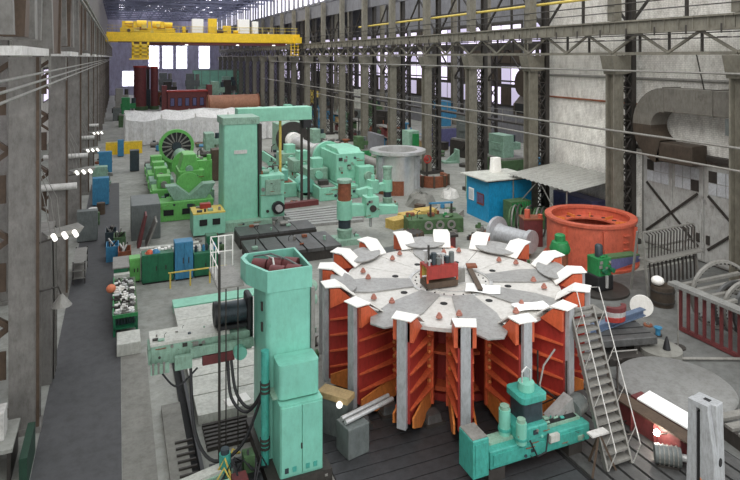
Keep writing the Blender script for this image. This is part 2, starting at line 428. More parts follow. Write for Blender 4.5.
# large duct on the right wall
t = thing('ventilation_duct', 'large square grey ventilation duct bending down on the white wall', 'duct', (0, 0, 0))
x0, x1 = 29.95, 31.3
m = MB(); m.box(x0, x1, 14, 26.2, 8.75, 10.15); m.build('straight_run', 'duct', t, bevel=.03)
prof = []
for k in range(9):
    a = PI/2 + PI/2 * k / 8; prof.append((a,))
m = MB(); ring = []
cy, cz = 26.2, 7.85
for k in range(9):
    a = math.radians(90 - 90 * k / 8 * 1.0)
    for (r, x) in ((.9, x0), (2.3, x0), (2.3, x1), (.9, x1)): ring.append((x, cy + r * math.cos(a), cz + r * math.sin(a)))
fs = []
for k in range(8):
    for q in range(4): fs.append((k*4+q, k*4+(q+1)%4, (k+1)*4+(q+1)%4, (k+1)*4+q))
m.add(ring, fs); m.build('elbow', 'duct', t)
m = MB(); ring = []
cy, cz = 26.2, 7.85
for k in range(7):
    a = math.radians(0 - 75 * k / 6)
    for (r, x) in ((.9, x0), (2.3, x0), (2.3, x1), (.9, x1)): ring.append((x, cy + r * math.cos(a), cz + r * math.sin(a)))
fs = []
for k in range(6):
    for q in range(4): fs.append((k*4+q, k*4+(q+1)%4, (k+1)*4+(q+1)%4, (k+1)*4+q))
m.add(ring, fs); m.build('elbow', 'duct_dark', t)
MB().box(x0+.05, x1-.05, 24.3, 26.6, 5.75, 6.9).build('fan_housing', 'duct_dark', t, bevel=.05)
for y in (17, 20, 23, 26.2): MB().box(x0-.04, x1+.04, y-.05, y+.05, 8.7, 10.2).build('flange', 'duct', t)
for y in (18, 24): MB().bar((30.6, y, 10.15), (30.6, y+.5, 12.2), .05).build('hanger', 'dark_steel', t)
MB().box(29.9, 30.7, 21.4, 22.2, 7.8, 8.7).build('damper_box', 'grey_cab', t)
# ================================================================ LEFT ROW
def left_column():
    t = thing('steel_column', '', 'column', group='columns of the left-hand row')
    m = MB(); m.box(-.4, .45, -.3, -.24, .2, 12); m.box(-.4, .45, .24, .3, .2, 12); m.box(-.3, .36, -.24, .24, .2, 12)
    m.build('front_leg', 'col_left', t)
    MB().box(.37, .46, -.34, -.3, .2, 12).build('edge_angle', 'brown_steel', t)
    MB().box(-2.5, -2.15, -.25, .25, .2, 20).build('rear_leg', 'col_left', t)
    for z in (2.2, 5.0, 7.8, 10.6): MB().box(-1.2, -.5, -.06, .0, z-.45, z+.45).build('gusset', 'brown_steel', t)
    m = MB()
    for k in range(4):
        z = .6 + k * 2.8
        m.bar((-.4, 0, z), (-2.25, 0, z + 1.4), .2, .16); m.bar((-2.25, 0, z + 1.4), (-.4, 0, z + 2.8), .2, .16)
    m.build('bracing', 'brown_steel', t)
    MB().box(-2.6, .5, -.35, .35, 0, .2).build('base_plate', 'col_left', t)
    MB().box(-1.1, -.65, -.3, .3, 12, 25).build('upper_shaft', 'col_left', t)
    return t
LY = [22.1, 33.9, 46.0, 58.0, 70.0, 82.0, 94.0, 106.0, 118.0, 130.0, 142, 154, 166, 178, 190]
lc = left_column()
for i, y in enumerate(LY):
    t = lc if i == 0 else copy_tree(lc); t.location = (-2.78, y, 0)
    t['label'] = '%s grey steel column from the camera along the left aisle' % ORD[i]
# left crane girder segments with saddles
def left_girder():
    t = thing('crane_girder', '', 'girder', group='crane girders of the left-hand row')
    L = 11.9
    m = MB(); m.box(-.25, .25, 0, L, 13.6, 15.4); m.box(-.4, .4, 0, L, 15.4, 15.5); m.build('plate_girder', 'col_left', t)
    # mid-bay saddle: tapered box with pale bottom flange
    MB().box(.0, .72, 2.2, 6.8, 12.03, 12.2).build('bottom_flange', 'pipe_white', t)
    for y, dy in ((2.3, -1.1), (6.3, 1.1)):
        m = MB(); m.extr([(y-.1, 12.4), (y+.1, 12.4), (y+.1+dy*.6, 15.3), (y-.1+dy*.6, 15.3)], 'x', -.3, .6); m.build('side_plate', 'col_left', t)
    MB().extr([(3.4, 12.4), (4.0, 12.4), (4.6, 15.3), (4.2, 15.3)], 'x', .2, .62).build('rib', 'brown_steel', t)
    MB().extr([(5.0, 12.4), (5.5, 12.4), (5.2, 15.3), (4.7, 15.3)], 'x', .2, .62).build('rib', 'col_left', t)
    # column haunch: brown wedge
    MB().extr([(8.6, 12.1), (10.8, 12.1), (11.6, 15.3), (7.9, 15.3)], 'x', -.3, .6).build('haunch', 'brown_steel', t)
    MB().extr([(8.5, 12.1), (8.8, 12.1), (8.0, 15.3), (7.6, 15.3)], 'x', -.3, .66).build('haunch_plate', 'col_left', t)
    MB().extr([(10.7, 12.1), (11.0, 12.1), (11.8, 15.3), (11.4, 15.3)], 'x', -.3, .66).build('haunch_plate', 'brown_steel', t)
    return t
lg = left_girder()
for i in range(16):
    t = lg if i == 0 else copy_tree(lg); t.location = (-2.3, 12.2 + (i) * 12 - 2.2, 0)
    t['label'] = 'haunched crane girder of the left-hand row, %s from the camera' % ORD[i]
for k, z in enumerate((11.2, 11.38, 11.58)):
    long_pipe('service_pipe', -1.86, z, 6, 190, .03, '%s of the three pale pipes running along the left columns' % ('lowest', 'middle', 'topmost')[k], 'pipe_grey')
for k, z in enumerate((14.25, 14.55)):
    long_pipe('service_pipe', -1.35, z, 6, 180, .06, '%s grey cable pipe along the left crane girder' % ('lower', 'upper')[k], 'pipe_grey')
tag(MB().box(-3.2, -2.95, 8, 203, 15.6, 25.5).build('upper_wall_panel', 'upper_grey'), 'grey ribbed upper wall above the left crane girder', 'wall')
# hangers of the service pipes
for i in range(10):
    y = 20 + i * 6
    tag(MB().box(-1.89, -1.83, y, y + .04, 11.1, 12.1).build('pipe_hanger', 'pipe_grey'), '%s pale hanger strap from the camera on the left pipes' % ORD[i], 'hanger', 'hanger straps of the left pipes')
# pipe stubs and floodlights
for i, (y, z) in enumerate(((34.03, 5.55), (46.13, 5.25), (58.13, 5.0), (70.13, 4.8))):
    tag(MB().cyl((-4.6, y - .6, z), (-1.9, y - .6, z), .17, 10).build('cross_pipe', 'pipe_white', smooth=True), '%s short white cross pipe jutting towards the aisle between left columns' % ORD[i], 'pipe')
for i, (y, z) in enumerate(((22.55, 6.0), (34.6, 6.0), (46.7, 5.4), (58.7, 5.2))):
    t = thing('floodlight', '%s floodlight with three white lamps on the left columns' % ('nearest', 'second', 'third', 'fourth')[i], 'floodlight', (-1.9, y, z), math.radians(20), 'floodlights on the left columns')
    MB().extr([(-.25, -.05), (.75, -.05), (.9, .15), (-.25, .05)], 'y', .05, .75).build('tray', 'pipe_grey', t)
    for k in range(3): MB().cyl((-.1 + k*.33, .02, .05), (-.1 + k*.33, -.25, -.02), .075, 10).build('lamp', 'lamp_white', t, smooth=True)
    MB().bar((-.72, -.1, -.1), (.3, .3, -.08), .06).build('arm', 'dark_steel', t)
    m = MB()
    for k in range(3): m.tube([(-.1 + k*.15, .3, .05), (-.25 + k*.2, .5, 1.2), (-.5 + k*.1, .6, 2.2)], .015, 5)
    m.build('wires', 'pipe_grey', t)
t = thing('pendant_lamp', 'grey cone pendant lamp on a bent arm by the nearest left column', 'lamp', (-1.75, 22.6, 3.75))
MB().lathe([(.02, .3), (.1, .22), (.33, -.1), (.31, -.1), (.08, .2)], 16).build('shade', 'pipe_grey', t, smooth=True)
MB().tube([(0, 0, .25), (-.1, 0, .55), (-.7, -.4, .6)], .03, 6).build('arm', 'dark_steel', t)
# cable bundle panel between nearest columns
t = thing('cable_riser', 'grey vertical cable riser with hanging wires behind the nearest left column', 'cable riser', (-2.6, 24.8, 0))
MB().box(-.3, .35, 0, 1.6, 0, 5.6).build('duct_panel', 'col_left', t)
for k in range(5): MB().tube([(.38, .2 + k*.25, 5.5), (.42, .25 + k*.22, 3), (.4, .2 + k*.25, .1)], .03, 6).build('wire', 'pipe_grey' if k % 2 else 'dark_steel', t)
# left near platform clutter
t = thing('workbench', 'pale bench with white boxes at the lower left edge', 'bench', (-3.75, 20.5, 0))
MB().box(-1.6, 1.0, -1, .6, .85, .95).build('top', 'concrete', t)
for x in (-1.5, .9): MB().box(x-.05, x+.05, -.9, .5, 0, .85).build('leg', 'dark_steel', t)
for k, (x, y, s) in enumerate(((-4.4, 20.2, .5), (-3.75, 20.3, .4), (-3.2, 20.3, .35))):
    o = MB().box(-s/2, s/2, -.3, .3, 0, .6 + .1*k).build('metal_box', 'pipe_white', bevel=.02, loc=(x, y, .95)); tag(o, '%s white metal box on the bench at the lower left edge' % ('largest', 'middle', 'smallest')[k], 'box')
tag(MB().cyl((-.35, 0, .1), (.35, 0, .1), .1, 10).build('paper_roll', 'white', smooth=True, loc=(-3.6, 19.75, .95)), 'white roll lying on the bench at the lower left edge', 'roll')
o = MB(); o.box(-.1, .1, -.9, .9, 0, .9); tag(o.build('bin', 'green_black', loc=(-2.42, 19.9, 0)), 'dark green upright panel at the bottom left beside the aisle', 'panel')
# cabinets along the left edge of the aisle
def cabinet(name, label, loc, sx, sy, sz, m, doors=2, rz=0, cat='cabinet', hm='dark_steel', plinth=True):
    t = thing(name, label, cat, loc, rz)
    MB().box(-sx/2, sx/2, -sy/2, sy/2, .06, sz).build('body', m, t, bevel=.015)
    MB().box(-sx/2+.05, sx/2-.05, -sy/2+.05, sy/2-.05, 0, .06).build('plinth', 'black', t)
    w_ = sx / doors
    for k in range(doors):
        d = MB().box(-sx/2 + k*w_ + .02, -sx/2 + (k+1)*w_ - .02, -sy/2 - .03, -sy/2, .1, sz - .04).build('door', m, t)
        hx = -sx/2 + (k + (.88 if k % 2 == 0 else .12)) * w_
        MB().box(hx-.02, hx+.02, -sy/2-.06, -sy/2-.03, sz*.45, sz*.55).build('handle', hm, d)
    return t
cabinet('tall_cabinet', 'dark grey tall cabinet at the foot of a left column', (-1.85, 43.3, 0), .7, 1.2, 2.0, 'grey_cab', 1, PI/2)
cabinet('tall_cabinet', 'pale blue tall cabinet beside the far left aisle', (-1.3, 53.5, 0), .8, 1.2, 2.2, 'blue', 2, PI/2)
cabinet('tall_cabinet', 'pale green tall cabinet farther up the left aisle', (-1.5, 59, 0), .9, 1.2, 2.2, 'mint_old', 2, PI/2)
cabinet('tall_cabinet', 'blue tall cabinet farthest up the left aisle', (-1.2, 68, 0), .8, 1.2, 2.2, 'blue', 2, PI/2)
t = thing('shelf_stand', 'small grey open shelf stand on the left side of the aisle', 'shelf', (-1.9, 36.5, 0))
for z in (.3, .7, 1.1): MB().box(-.3, .3, -1.4, 1.4, z, z + .05).build('shelf', 'pipe_grey', t)
for x in (-.28, .28):
    for y in (-1.35, 1.35): MB().box(x-.03, x+.03, y-.03, y+.03, 0, 1.2).build('leg', 'dark_steel', t)
for i, (x, y, m, la) in enumerate(((-1.7, 48.6, 'white', 'white'), (-1.2, 50.2, 'brown_steel', 'brown'), (-1.5, 47.2, 'green_army', 'olive'), (-1.0, 63, 'grey_cab', 'grey'))):
    t = thing('drum', la + ' oil drum beside the left aisle', 'drum', (x, y, 0))
    MB().lathe([(0, 0), (.3, 0), (.3, .88), (0, .88)], 14, closed_prof=False).build('shell', m, t, smooth=True)
    for z in (.28, .58): MB().lathe([(.3, z), (.32, z+.02), (.3, z+.04)], 14, closed_prof=False).build('hoop', m, t)
# ================================================================ OVERHEAD CRANE
t = thing('overhead_crane', 'yellow overhead travelling crane spanning the far hall', 'crane', (0, 101, 0))
for y in (-2.2, 2.2):
    MB().box(-1.6, 28.4, y-.5, y+.5, 14.35, 15.8).build('main_girder', 'yellow', t, bevel=.05)
MB().box(-1.9, -.6, -3.5, 3.5, 14.35, 15.4).build('end_carriage', 'yellow', t)
MB().box(27.4, 28.5, -3.5, 3.5, 14.3, 15.3).build('end_carriage', 'yellow', t)
m = MB()
for k in range(16): m.bar((k*1.9-.8, -2.75, 15.8), (k*1.9-.8, -2.75, 16.8), .05)
m.bar((-1.5, -2.75, 16.8), (28, -2.75, 16.8), .06); m.bar((-1.5, -2.75, 16.3), (28, -2.75, 16.3), .05)
m.build('railing', 'yellow_pale', t)
tr = MB().box(.3, 8.3, -2.6, 2.6, 15.85, 16.5).build('trolley', 'yellow', t)
for x, r, y in ((1.4, .55, -1.6), (3.4, .7, -1.4), (5.6, .6, -1.5), (7.2, .45, -1.6)): MB().cyl((x-.7, y, 17.0), (x+.7, y, 17.0), r, 12).build('hoist_drum', 'yellow', tr, smooth=True)
for x in (.8, 2.4, 4.5, 6.4): MB().box(x-.25, x+.25, -2.4, -1.8, 16.5, 17.5).build('gear_case', 'yellow', tr)
for x, w_, h, mm in ((9.6, .5, .9, 'yellow'), (11.7, 1.7, 2.2, 'white'), (14.0, 1.3, 2.3, 'yellow'), (16.3, 1.2, 1.2, 'yellow'), (19.0, 1.8, 2.3, 'white'), (20.9, .9, 2.0, 'white')):
    MB().box(x-w_/2, x+w_/2, -2.6, -1.6, 15.85, 15.85+h).build('electrical_cabinet', mm, t, bevel=.03)
MB().box(0, 9, -3.2, -2.75, 14.2, 14.34).build('walkway', 'brown_steel', t)
cabn = MB().box(1.6, 4.6, -3.6, -1.6, 11.6, 11.8).build('cab_floor', 'yellow', t)
for x in (1.9, 3.0, 4.1): MB().box(x, x+.3, -3.55, -3.4, 11.8, 14.3).build('cab_post', 'yellow', cabn)
for z in (12.3, 12.9, 13.5): MB().box(1.9, 4.4, -3.55, -3.42, z, z+.25).build('cab_rail', 'yellow', cabn)
MB().box(2.0, 4.2, -3.2, -2.0, 11.8, 14.0).build('cab_body', 'yellow_pale', cabn)
for k in range(3):
    MB().bar((26.8 + k*.6, -3.0, 12.2), (26.8 + k*.6, -3.0, 14.3), .1).build('ladder_post', 'yellow', t)
for k in range(4): MB().bar((26.6, -3.0, 12.3 + k*.5), (28.2, -3.0, 12.3 + k*.5), .08).build('rung', 'yellow', t)
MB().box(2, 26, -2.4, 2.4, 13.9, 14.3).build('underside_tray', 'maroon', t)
for k, x in enumerate((10, 18, 24)): MB().cyl((x, -2.2, 14.0), (x, -2.2, 13.85), .3, 10).build('lamp', 'lamp_white', t)

# ================================================================ T-SLOT FLOOR PLATES
fp = struct(MB().box(5.6, 12.2, 11.0, 20.5, .001, .06).build('floor_plate', 'slot_light'))
me = MB().box(0, 6.5, 0, .455, .06, .14).mesh('plate_strip', 'strip_dark')
for k in range(19):
    o = bpy.data.objects.new('plate_strip', me); C.objects.link(o); o.parent = fp; o.location = (5.65, 11.2 + k * .49, 0)
fp2 = struct(MB().box(12.25, 17.0, 11.0, 17.6, .001, .06).build('floor_plate_right', 'slot_dark'))
me = MB().box(0, .42, 0, 6.4, .06, .14).mesh('plate_strip', 'plate_grey')
for k in range(9):
    o = bpy.data.objects.new('plate_strip', me); C.objects.link(o); o.parent = fp2; o.location = (12.35 + k * .51, 11.1, 0)
# ================================================================ ROTOR SPIDER (the big disc)
T = thing('rotor_spider', 'huge orange and white sixteen-armed rotor spider standing on the floor plates', 'rotor spider', (11.74, 20.0, .14), math.radians(-115.2))
ZS, ZT = 3.27, 3.76
MB().lathe([(0, .0), (2.4, .0), (2.4, .25), (2.0, .3), (2.0, 3.1), (0, 3.1)], 32, closed_prof=False).build('hub_drum', 'red', T, smooth=True)
MB().lathe([(2.0, .4), (2.5, .4), (2.5, .55), (2.0, .55)], 32).build('hub_flange', 'orange', T)
MB().lathe([(2.0, 1.7), (2.6, 1.7), (2.6, 1.8), (2.0, 1.8)], 32).build('hub_flange', 'orange', T)
# top deck: sixteen sector plates
A = 2 * PI / 16
def sector(r0, r1, a0, a1, z0, z1, n=3, out=None):
    pts = [(r0*math.cos(a0 + (a1-a0)*i/n), r0*math.sin(a0 + (a1-a0)*i/n)) for i in range(n+1)]
    o = out or [(r1*math.cos(a0 + (a1-a0)*i/n), r1*math.sin(a0 + (a1-a0)*i/n)) for i in range(n, -1, -1)]
    return MB().prism(pts + o, z0, z1)
dk = sector(1.2, 4.06, .004, A - .004, ZS-.12, ZS).mesh('deck_plate', 'spider_white')
for k in range(16):
    o = bpy.data.objects.new('deck_plate', dk); C.objects.link(o); o.parent = T; o.rotation_euler.z = k * A
# grey petals over every second sector
e = .05
pt = [(1.55*math.cos(A/2-.25), 1.55*math.sin(A/2-.25)), (3.2*math.cos(-.02), 3.2*math.sin(-.02)), (4.5*math.cos(.08), 4.5*math.sin(.08)), (4.85*math.cos(A*.36), 4.85*math.sin(A*.36)), (4.85*math.cos(A*.64), 4.85*math.sin(A*.64)), (4.5*math.cos(A-.08), 4.5*math.sin(A-.08)), (3.2*math.cos(A+.02), 3.2*math.sin(A+.02)), (1.55*math.cos(A/2+.25), 1.55*math.sin(A/2+.25))]
pm = MB().prism(pt, ZS+.01, ZS+.06).mesh('petal_plate', 'spider_grey')
for k in range(8):
    if k in (3, 5): continue
    o = bpy.data.objects.new('petal_plate', pm); C.objects.link(o); o.parent = T; o.rotation_euler.z = 2 * k * A
# leaf shaped guards at the far and side sectors, tilted
lf = []
for i in range(20):
    a = 2*PI*i/20; lf.append((.52*math.cos(a)*(1 if math.cos(a) > 0 else .9), .95*math.sin(a)))
lm = MB().prism(lf, 0, .05).mesh('leaf_guard', 'spider_grey')
for k in (6.5, 10.5, 8.5, 12.5, 4.5):
    o = bpy.data.objects.new('leaf_guard', lm); C.objects.link(o); o.parent = T
    a = (k) * A; o.location = (4.1*math.cos(a), 4.1*math.sin(a), ZS+.2); o.rotation_euler = (0, math.radians(-12), a)
# ribs
rib0 = None
def make_rib():
    r = MB().extr([(2.3, .5), (3.6, .3), (4.88, .55), (4.88, ZT-.1), (4.45, ZT-.12), (4.0, ZS-.06), (3.9, ZS-.13), (2.0, ZS-.13)], 'y', -.22, -.14)
    r.extr([(2.3, .5), (3.6, .3), (4.88, .55), (4.88, ZT-.1), (4.45, ZT-.12), (4.0, ZS-.06), (3.9, ZS-.13), (2.0, ZS-.13)], 'y', .14, .22)
    r = r.build('rib', 'red', T)
    MB().box(4.88, 5.04, -.15, .15, .42, ZT).build('face_bar', 'steel_bar', r, bevel=.01)
    st = MB().prism([(3.3, .22), (4.86, .22), (4.86, .27), (3.3, .46)], 0, .05).mesh('stiffener', 'orange')
    st2 = MB().prism([(3.3, -.22), (4.86, -.22), (4.86, -.27), (3.3, -.46)], 0, .05).mesh('stiffener', 'orange')
    for z in (.95, 1.5, 2.05, 2.6):
        for me in (st, st2):
            o = bpy.data.objects.new('stiffener', me); C.objects.link(o); o.parent = r; o.location.z = z
    # end caps
    MB().extr([(4.1, ZS+.02), (4.88, ZS-.2), (4.88, ZT-.04), (4.55, ZT-.04)], 'y', -.34, .34).build('cap_block', 'orange', r)
    MB().add([(3.9, -.36, ZS+.05), (4.5, -.38, ZT), (5.06, -.32, ZT+.02), (5.06, .32, ZT+.02), (4.5, .38, ZT), (3.9, .36, ZS+.05)] + [(3.9, -.36, ZS+.09), (4.5, -.38, ZT+.05), (5.06, -.32, ZT+.05), (5.06, .32, ZT+.05), (4.5, .38, ZT+.05), (3.9, .36, ZS+.09)],
             [(0,1,4,5), (1,2,3,4), (6,7,10,11), (7,8,9,10), (0,1,7,6), (1,2,8,7), (2,3,9,8), (3,4,10,9), (4,5,11,10), (5,0,6,11)]).build('top_tab', 'white', r)
    for s in (-1, 1):
        MB().extr([(3.2, 1.0), (4.86, .75), (4.86, .45), (4.2, .12), (3.2, .35)], 'y', s*.3, s*.36).build('foot_plate', 'orange_edge', r)
    m = MB()
    for s in (-.32, .32):
        for k in range(11): m.sphere((3.35, s, .7 + k*.24), .07, 6, 4)
    m.build('bolts', 'orange_edge', r)
    m = MB()
    for s in (-.3, .3): m.box(3.2, 3.3, s-.14, s+.14, .4, ZS-.14)
    m.build('inner_flange', 'orange', r)
    return r
rib0 = make_rib()
for k in range(1, 16):
    c = copy_tree(rib0, T); c.rotation_euler.z = k * A
# pegs, dark discs painted as holes, and hub ring
pg = MB().lathe([(0, 0), (.11, 0), (.11, .05), (.08, .07), (.08, .11), (.05, .13), (.05, .16), (0, .16)], 10, closed_prof=False).mesh('locating_peg', 'pink_bolt')
for k in range(16):
    for s in ((.5,) if k % 2 else (.0, 1.0)):
        a = (k + s - (.0 if k % 2 else 0)) * A; r_ = 3.45 if k % 2 else 3.15
        if k % 2 == 0 and s == 1.0: continue
        o = bpy.data.objects.new('locating_peg', pg); C.objects.link(o); o.parent = T; o.location = (r_*math.cos(a), r_*math.sin(a), ZS+.06)
hl = MB().cyl((0, 0, 0), (0, 0, .012), .13, 12).mesh('bore_hole', 'slot_dark')  # flat dark disc; the shade of a hole is in its colour
for k in range(8):
    a = (2*k + 1.5) * A; o = bpy.data.objects.new('bore_hole', hl); C.objects.link(o); o.parent = T; o.location = (2.15*math.cos(a), 2.15*math.sin(a), ZS+.002)
MB().lathe([(1.48, ZS), (1.6, ZS), (1.6, ZS+.05), (1.48, ZS+.05)], 40).build('hub_ring', 'polished', T, smooth=True)
MB().lathe([(0, ZS-.08), (1.2, ZS-.08), (1.2, ZS+.01), (0, ZS+.01)], 40, closed_prof=False).build('hub_cover', 'spider_white', T)
MB().lathe([(1.05, ZS+.011), (1.12, ZS+.011), (1.12, ZS+.04), (1.05, ZS+.04)], 40).build('hub_ring', 'polished', T)
m = MB()
for k in range(24): m.cyl((1.34*math.cos(k*PI/12), 1.34*math.sin(k*PI/12), ZS), (1.34*math.cos(k*PI/12), 1.34*math.sin(k*PI/12), ZS+.03), .03, 6)
m.build('hub_bolts', 'slot_dark', T)
TOPZ = ZS + .14
# things lying on the spider
t = thing('tool_stand', 'small red tool stand holding fittings on top of the rotor spider', 'tool stand', (11.1, 19.75, TOPZ + .065), math.radians(-4))
MB().box(-.62, .62, -.32, .32, .75, .82).build('tray', 'red', t)
MB().box(-.62, .62, -.36, -.32, .35, .82).build('front_panel', 'red', t)
MB().box(-.62, .62, -.34, .34, .0, .22).build('base', 'brown_steel', t)
for x in (-.6, .6):
    for y in (-.3, .3): MB().box(x-.03, x+.03, y-.03, y+.03, .2, .8).build('leg', 'orange', t)
MB().box(-.58, .58, .27, .3, .3, .75).build('back_panel', 'yellow_pale', t)
for k in range(11):
    x, y, h = -.5 + (k % 6)*.19, (-.15 if k < 6 else .12), random.uniform(.12, .42)
    o = MB().cyl((0, 0, 0), (0, 0, h), .05 + .03*(k % 3), 8); o.cyl((0, 0, h), (0, 0, h+.06), .1, 8)
    tag(o.build('fitting', ('polished', 'motor_dark', 'grey_cab')[k % 3], smooth=True, loc=(11.1 + x, 19.75 + y, TOPZ + .885)), '%s steel fitting from the left in the %s row of the red tool stand' % (ORD[k % 6], 'front' if k < 6 else 'back'), 'fitting', 'fittings in the red tool stand')
tag(MB().box(-.03, .03, -.03, .03, 0, .75).build('upright_rod', 'dark_steel', loc=(10.58, 19.6, TOPZ+.885)), 'dark rod standing upright at the left of the tool stand', 'rod')
tag(MB().box(-.18, .18, -.05, .05, 0, .5).build('control_box', 'pipe_grey', loc=(11.95, 19.62, TOPZ+.07)), 'grey box leaning at the right of the tool stand', 'box')
t = thing('measuring_beam', 'slim steel measuring beam lying across the spider hub', 'beam', (12.55, 19.6, TOPZ+.07), math.radians(68))
MB().box(-1.2, 1.2, -.08, .08, 0, .1).build('bar', 'dark_steel', t); MB().box(-1.2, 1.2, -.1, .1, .1, .13).build('top_edge', 'brown_steel', t)
MB().box(.9, 1.3, -.3, .1, .13, .2).build('end_plate', 'rust', t)
for (x, y, rz, sx, sy, la) in ((12.35, 18.7, -35, 1.25, .8, 'white paper drawing lying by the spider hub'), (13.0, 16.75, -10, 1.2, .6, 'white paper drawing near the front right arm of the spider')):
    m = MB(); n = 6
    vs = [(-sx/2 + sx*i/n, -sy/2 + sy*j, .0 + .02*math.sin(i*1.1)) for j in (0, 1) for i in range(n+1)]
    vs += [(a, b, c_+.012) for a, b, c_ in vs]; k2 = 2*(n+1)
    fs = []
    for i in range(n): fs += [(i, i+1, n+2+i, n+1+i), (k2+i, k2+i+1, k2+n+2+i, k2+n+1+i), (i, i+1, k2+i+1, k2+i), (n+1+i, n+2+i, k2+n+2+i, k2+n+1+i)]
    m.add(vs, fs); tag(m.build('drawing_sheet', 'paper', loc=(x, y, TOPZ+.09), rz=math.radians(rz)), la, 'paper')
# supports and bits beneath the spider
for k, (x, y) in enumerate(((8.3, 18.2), (7.2, 18.0), (9.4, 17.2))):
    t = thing('support_block', '%s grey machining support block under the left of the spider' % ('middle', 'leftmost', 'rightmost')[k], 'block', (x, y, .14))
    MB().box(-.35, .35, -.3, .3, 0, .1).build('base', 'dark_steel', t); MB().rbox(-.28, .28, -.25, .25, .1, .34, .05, taper=.2).build('body', 'plate_grey', t)
t = thing('bar_stock', 'two pale steel bars lying beside the near mint column', 'bars', (6.6, 16.9, .14), math.radians(12))
MB().box(-.45, .3, -.35, .35, 0, .9).build('pedestal', 'grey_cab', t, bevel=.03)
for k in range(2): MB().cyl((-.4, -.1 + k*.22, 1.0), (1.5, .1 + k*.22, 1.0), .07, 10).build('bar', 'polished', t, smooth=True)
t = thing('clamp_block', 'yellowish clamp block with a small lamp beside the near mint column', 'block', (6.35, 17.9, .14), math.radians(-50))
MB().box(-.5, .5, -.2, .2, 0, 1.1).build('body', 'grey_cab', t); MB().box(-.55, .55, -.25, .25, 1.1, 1.3).build('cap', 'wood', t, bevel=.02)
MB().sphere((.3, -.3, 1.1), .1).build('lamp', 'lamp_white', t)
# ================================================================ NEAR MINT BORING MILL
t = thing('boring_mill', 'mint green boring mill column with an open top beside the rotor spider', 'machine tool', (0, 0, 0))
cb = MB().rbox(3.95, 5.32, 17.15, 19.0, .35, 5.15, .16, 4).build('column', 'mint', t, smooth=True)
m = MB()   # open top box: four walls with slanted left shoulder
pts_o = [(3.98, 17.13), (5.33, 17.13), (5.33, 19.05), (3.7, 19.05), (3.5, 18.7), (3.55, 18.1)]
pts_i = [(4.05, 17.2), (5.26, 17.2), (5.26, 18.97), (3.8, 18.97), (3.62, 18.62), (3.66, 18.14)]
k = 6
vs = [(x, y, 5.16) for x, y in pts_o] + [(x, y, 5.78) for x, y in pts_o] + [(x, y, 5.78) for x, y in pts_i] + [(x, y, 5.3) for x, y in pts_i]
fs = [tuple(reversed(range(k)))] + [tuple(range(3*k, 4*k))]
for a in range(3):
    for i in range(k): fs.append((a*k+i, a*k+(i+1) % k, (a+1)*k+(i+1) % k, (a+1)*k+i))
m.add(vs, fs); top = m.build('top_housing', 'mint', t)
m = MB(); m.prism([(x*.996+.02, y*.998+.04) for x, y in pts_i], 5.3, 5.33); m.build('housing_floor', 'maroon', top)
for i, (x, y, r) in enumerate(((4.05, 18.5, .22), (4.5, 18.3, .26), (4.95, 18.2, .24), (4.4, 17.7, .22), (4.9, 17.65, .2))):
    MB().cyl((x-.16, y+.12, 5.52), (x+.2, y-.14, 5.52), r, 12).build('pulley', 'maroon', top, smooth=True)
MB().tube([(3.95, 18.9, 5.7), (4.4, 18.5, 5.85), (4.8, 17.9, 5.8), (5.2, 17.5, 5.6)], .03, 6).build('hose', 'grey_cab', top)
MB().tube([(4.3, 18.9, 5.7), (4.4, 18.2, 5.8), (4.3, 17.5, 5.6)], .03, 6).build('hose', 'pipe_white', top)
cab = MB().rbox(4.12, 5.36, 16.2, 17.12, .35, 2.35, .05, 2).build('cabinet', 'mint', t)
for k_ in range(2):
    d = MB().box(4.15 + k_*.6, 4.73 + k_*.6, 16.16, 16.2, .42, 2.3).build('door', 'mint', cab, bevel=.01)
MB().box(4.7, 4.74, 16.13, 16.16, 1.1, 1.25).build('handle', 'dark_steel', cab)
for x in (4.24, 4.46, 4.84, 5.06): MB().box(x, x+.11, 16.145, 16.158, .5, .64).build('vent', 'motor_dark' if x < 4.3 else 'teal', cab)
MB().rbox(4.14, 5.32, 16.4, 17.14, 2.4, 3.35, .12, 3).build('gearbox_cover', 'mint', t, smooth=True)
MB().box(4.0, 5.35, 16.6, 17.14, 2.35, 2.42).build('seam', 'mint_old', t)
MB().box(3.8, 5.6, 16.1, 19.4, .0, .35).build('base_slide', 'dark_steel', t)
MB().cyl((3.88, 17.0, .35), (3.88, 17.0, 3.6), .12, 10).build('lead_pipe', 'teal', t, smooth=True)
for z in (.8, 2.4): 
    for k_ in range(3): MB().cyl((3.88, 17.0, z + k_*.12), (3.88, 17.0, z + .06 + k_*.12), .15, 10).build('ring_clamp', 'dark_steel', t)
for z in (5.0, 4.6): MB().sphere((5.45, 17.6, z), .2, 10, 6).build('rounded_boss', 'mint_old', t, smooth=True)
for z in (1.0, 3.9, 4.5): MB().box(3.9, 3.96, 17.55, 17.65, z, z+.25).build('slot_mark', 'dark_steel', t)
MB().box(5.32, 5.44, 17.2, 17.9, .35, 5.1).build('slide_way', 'pipe_grey', t)
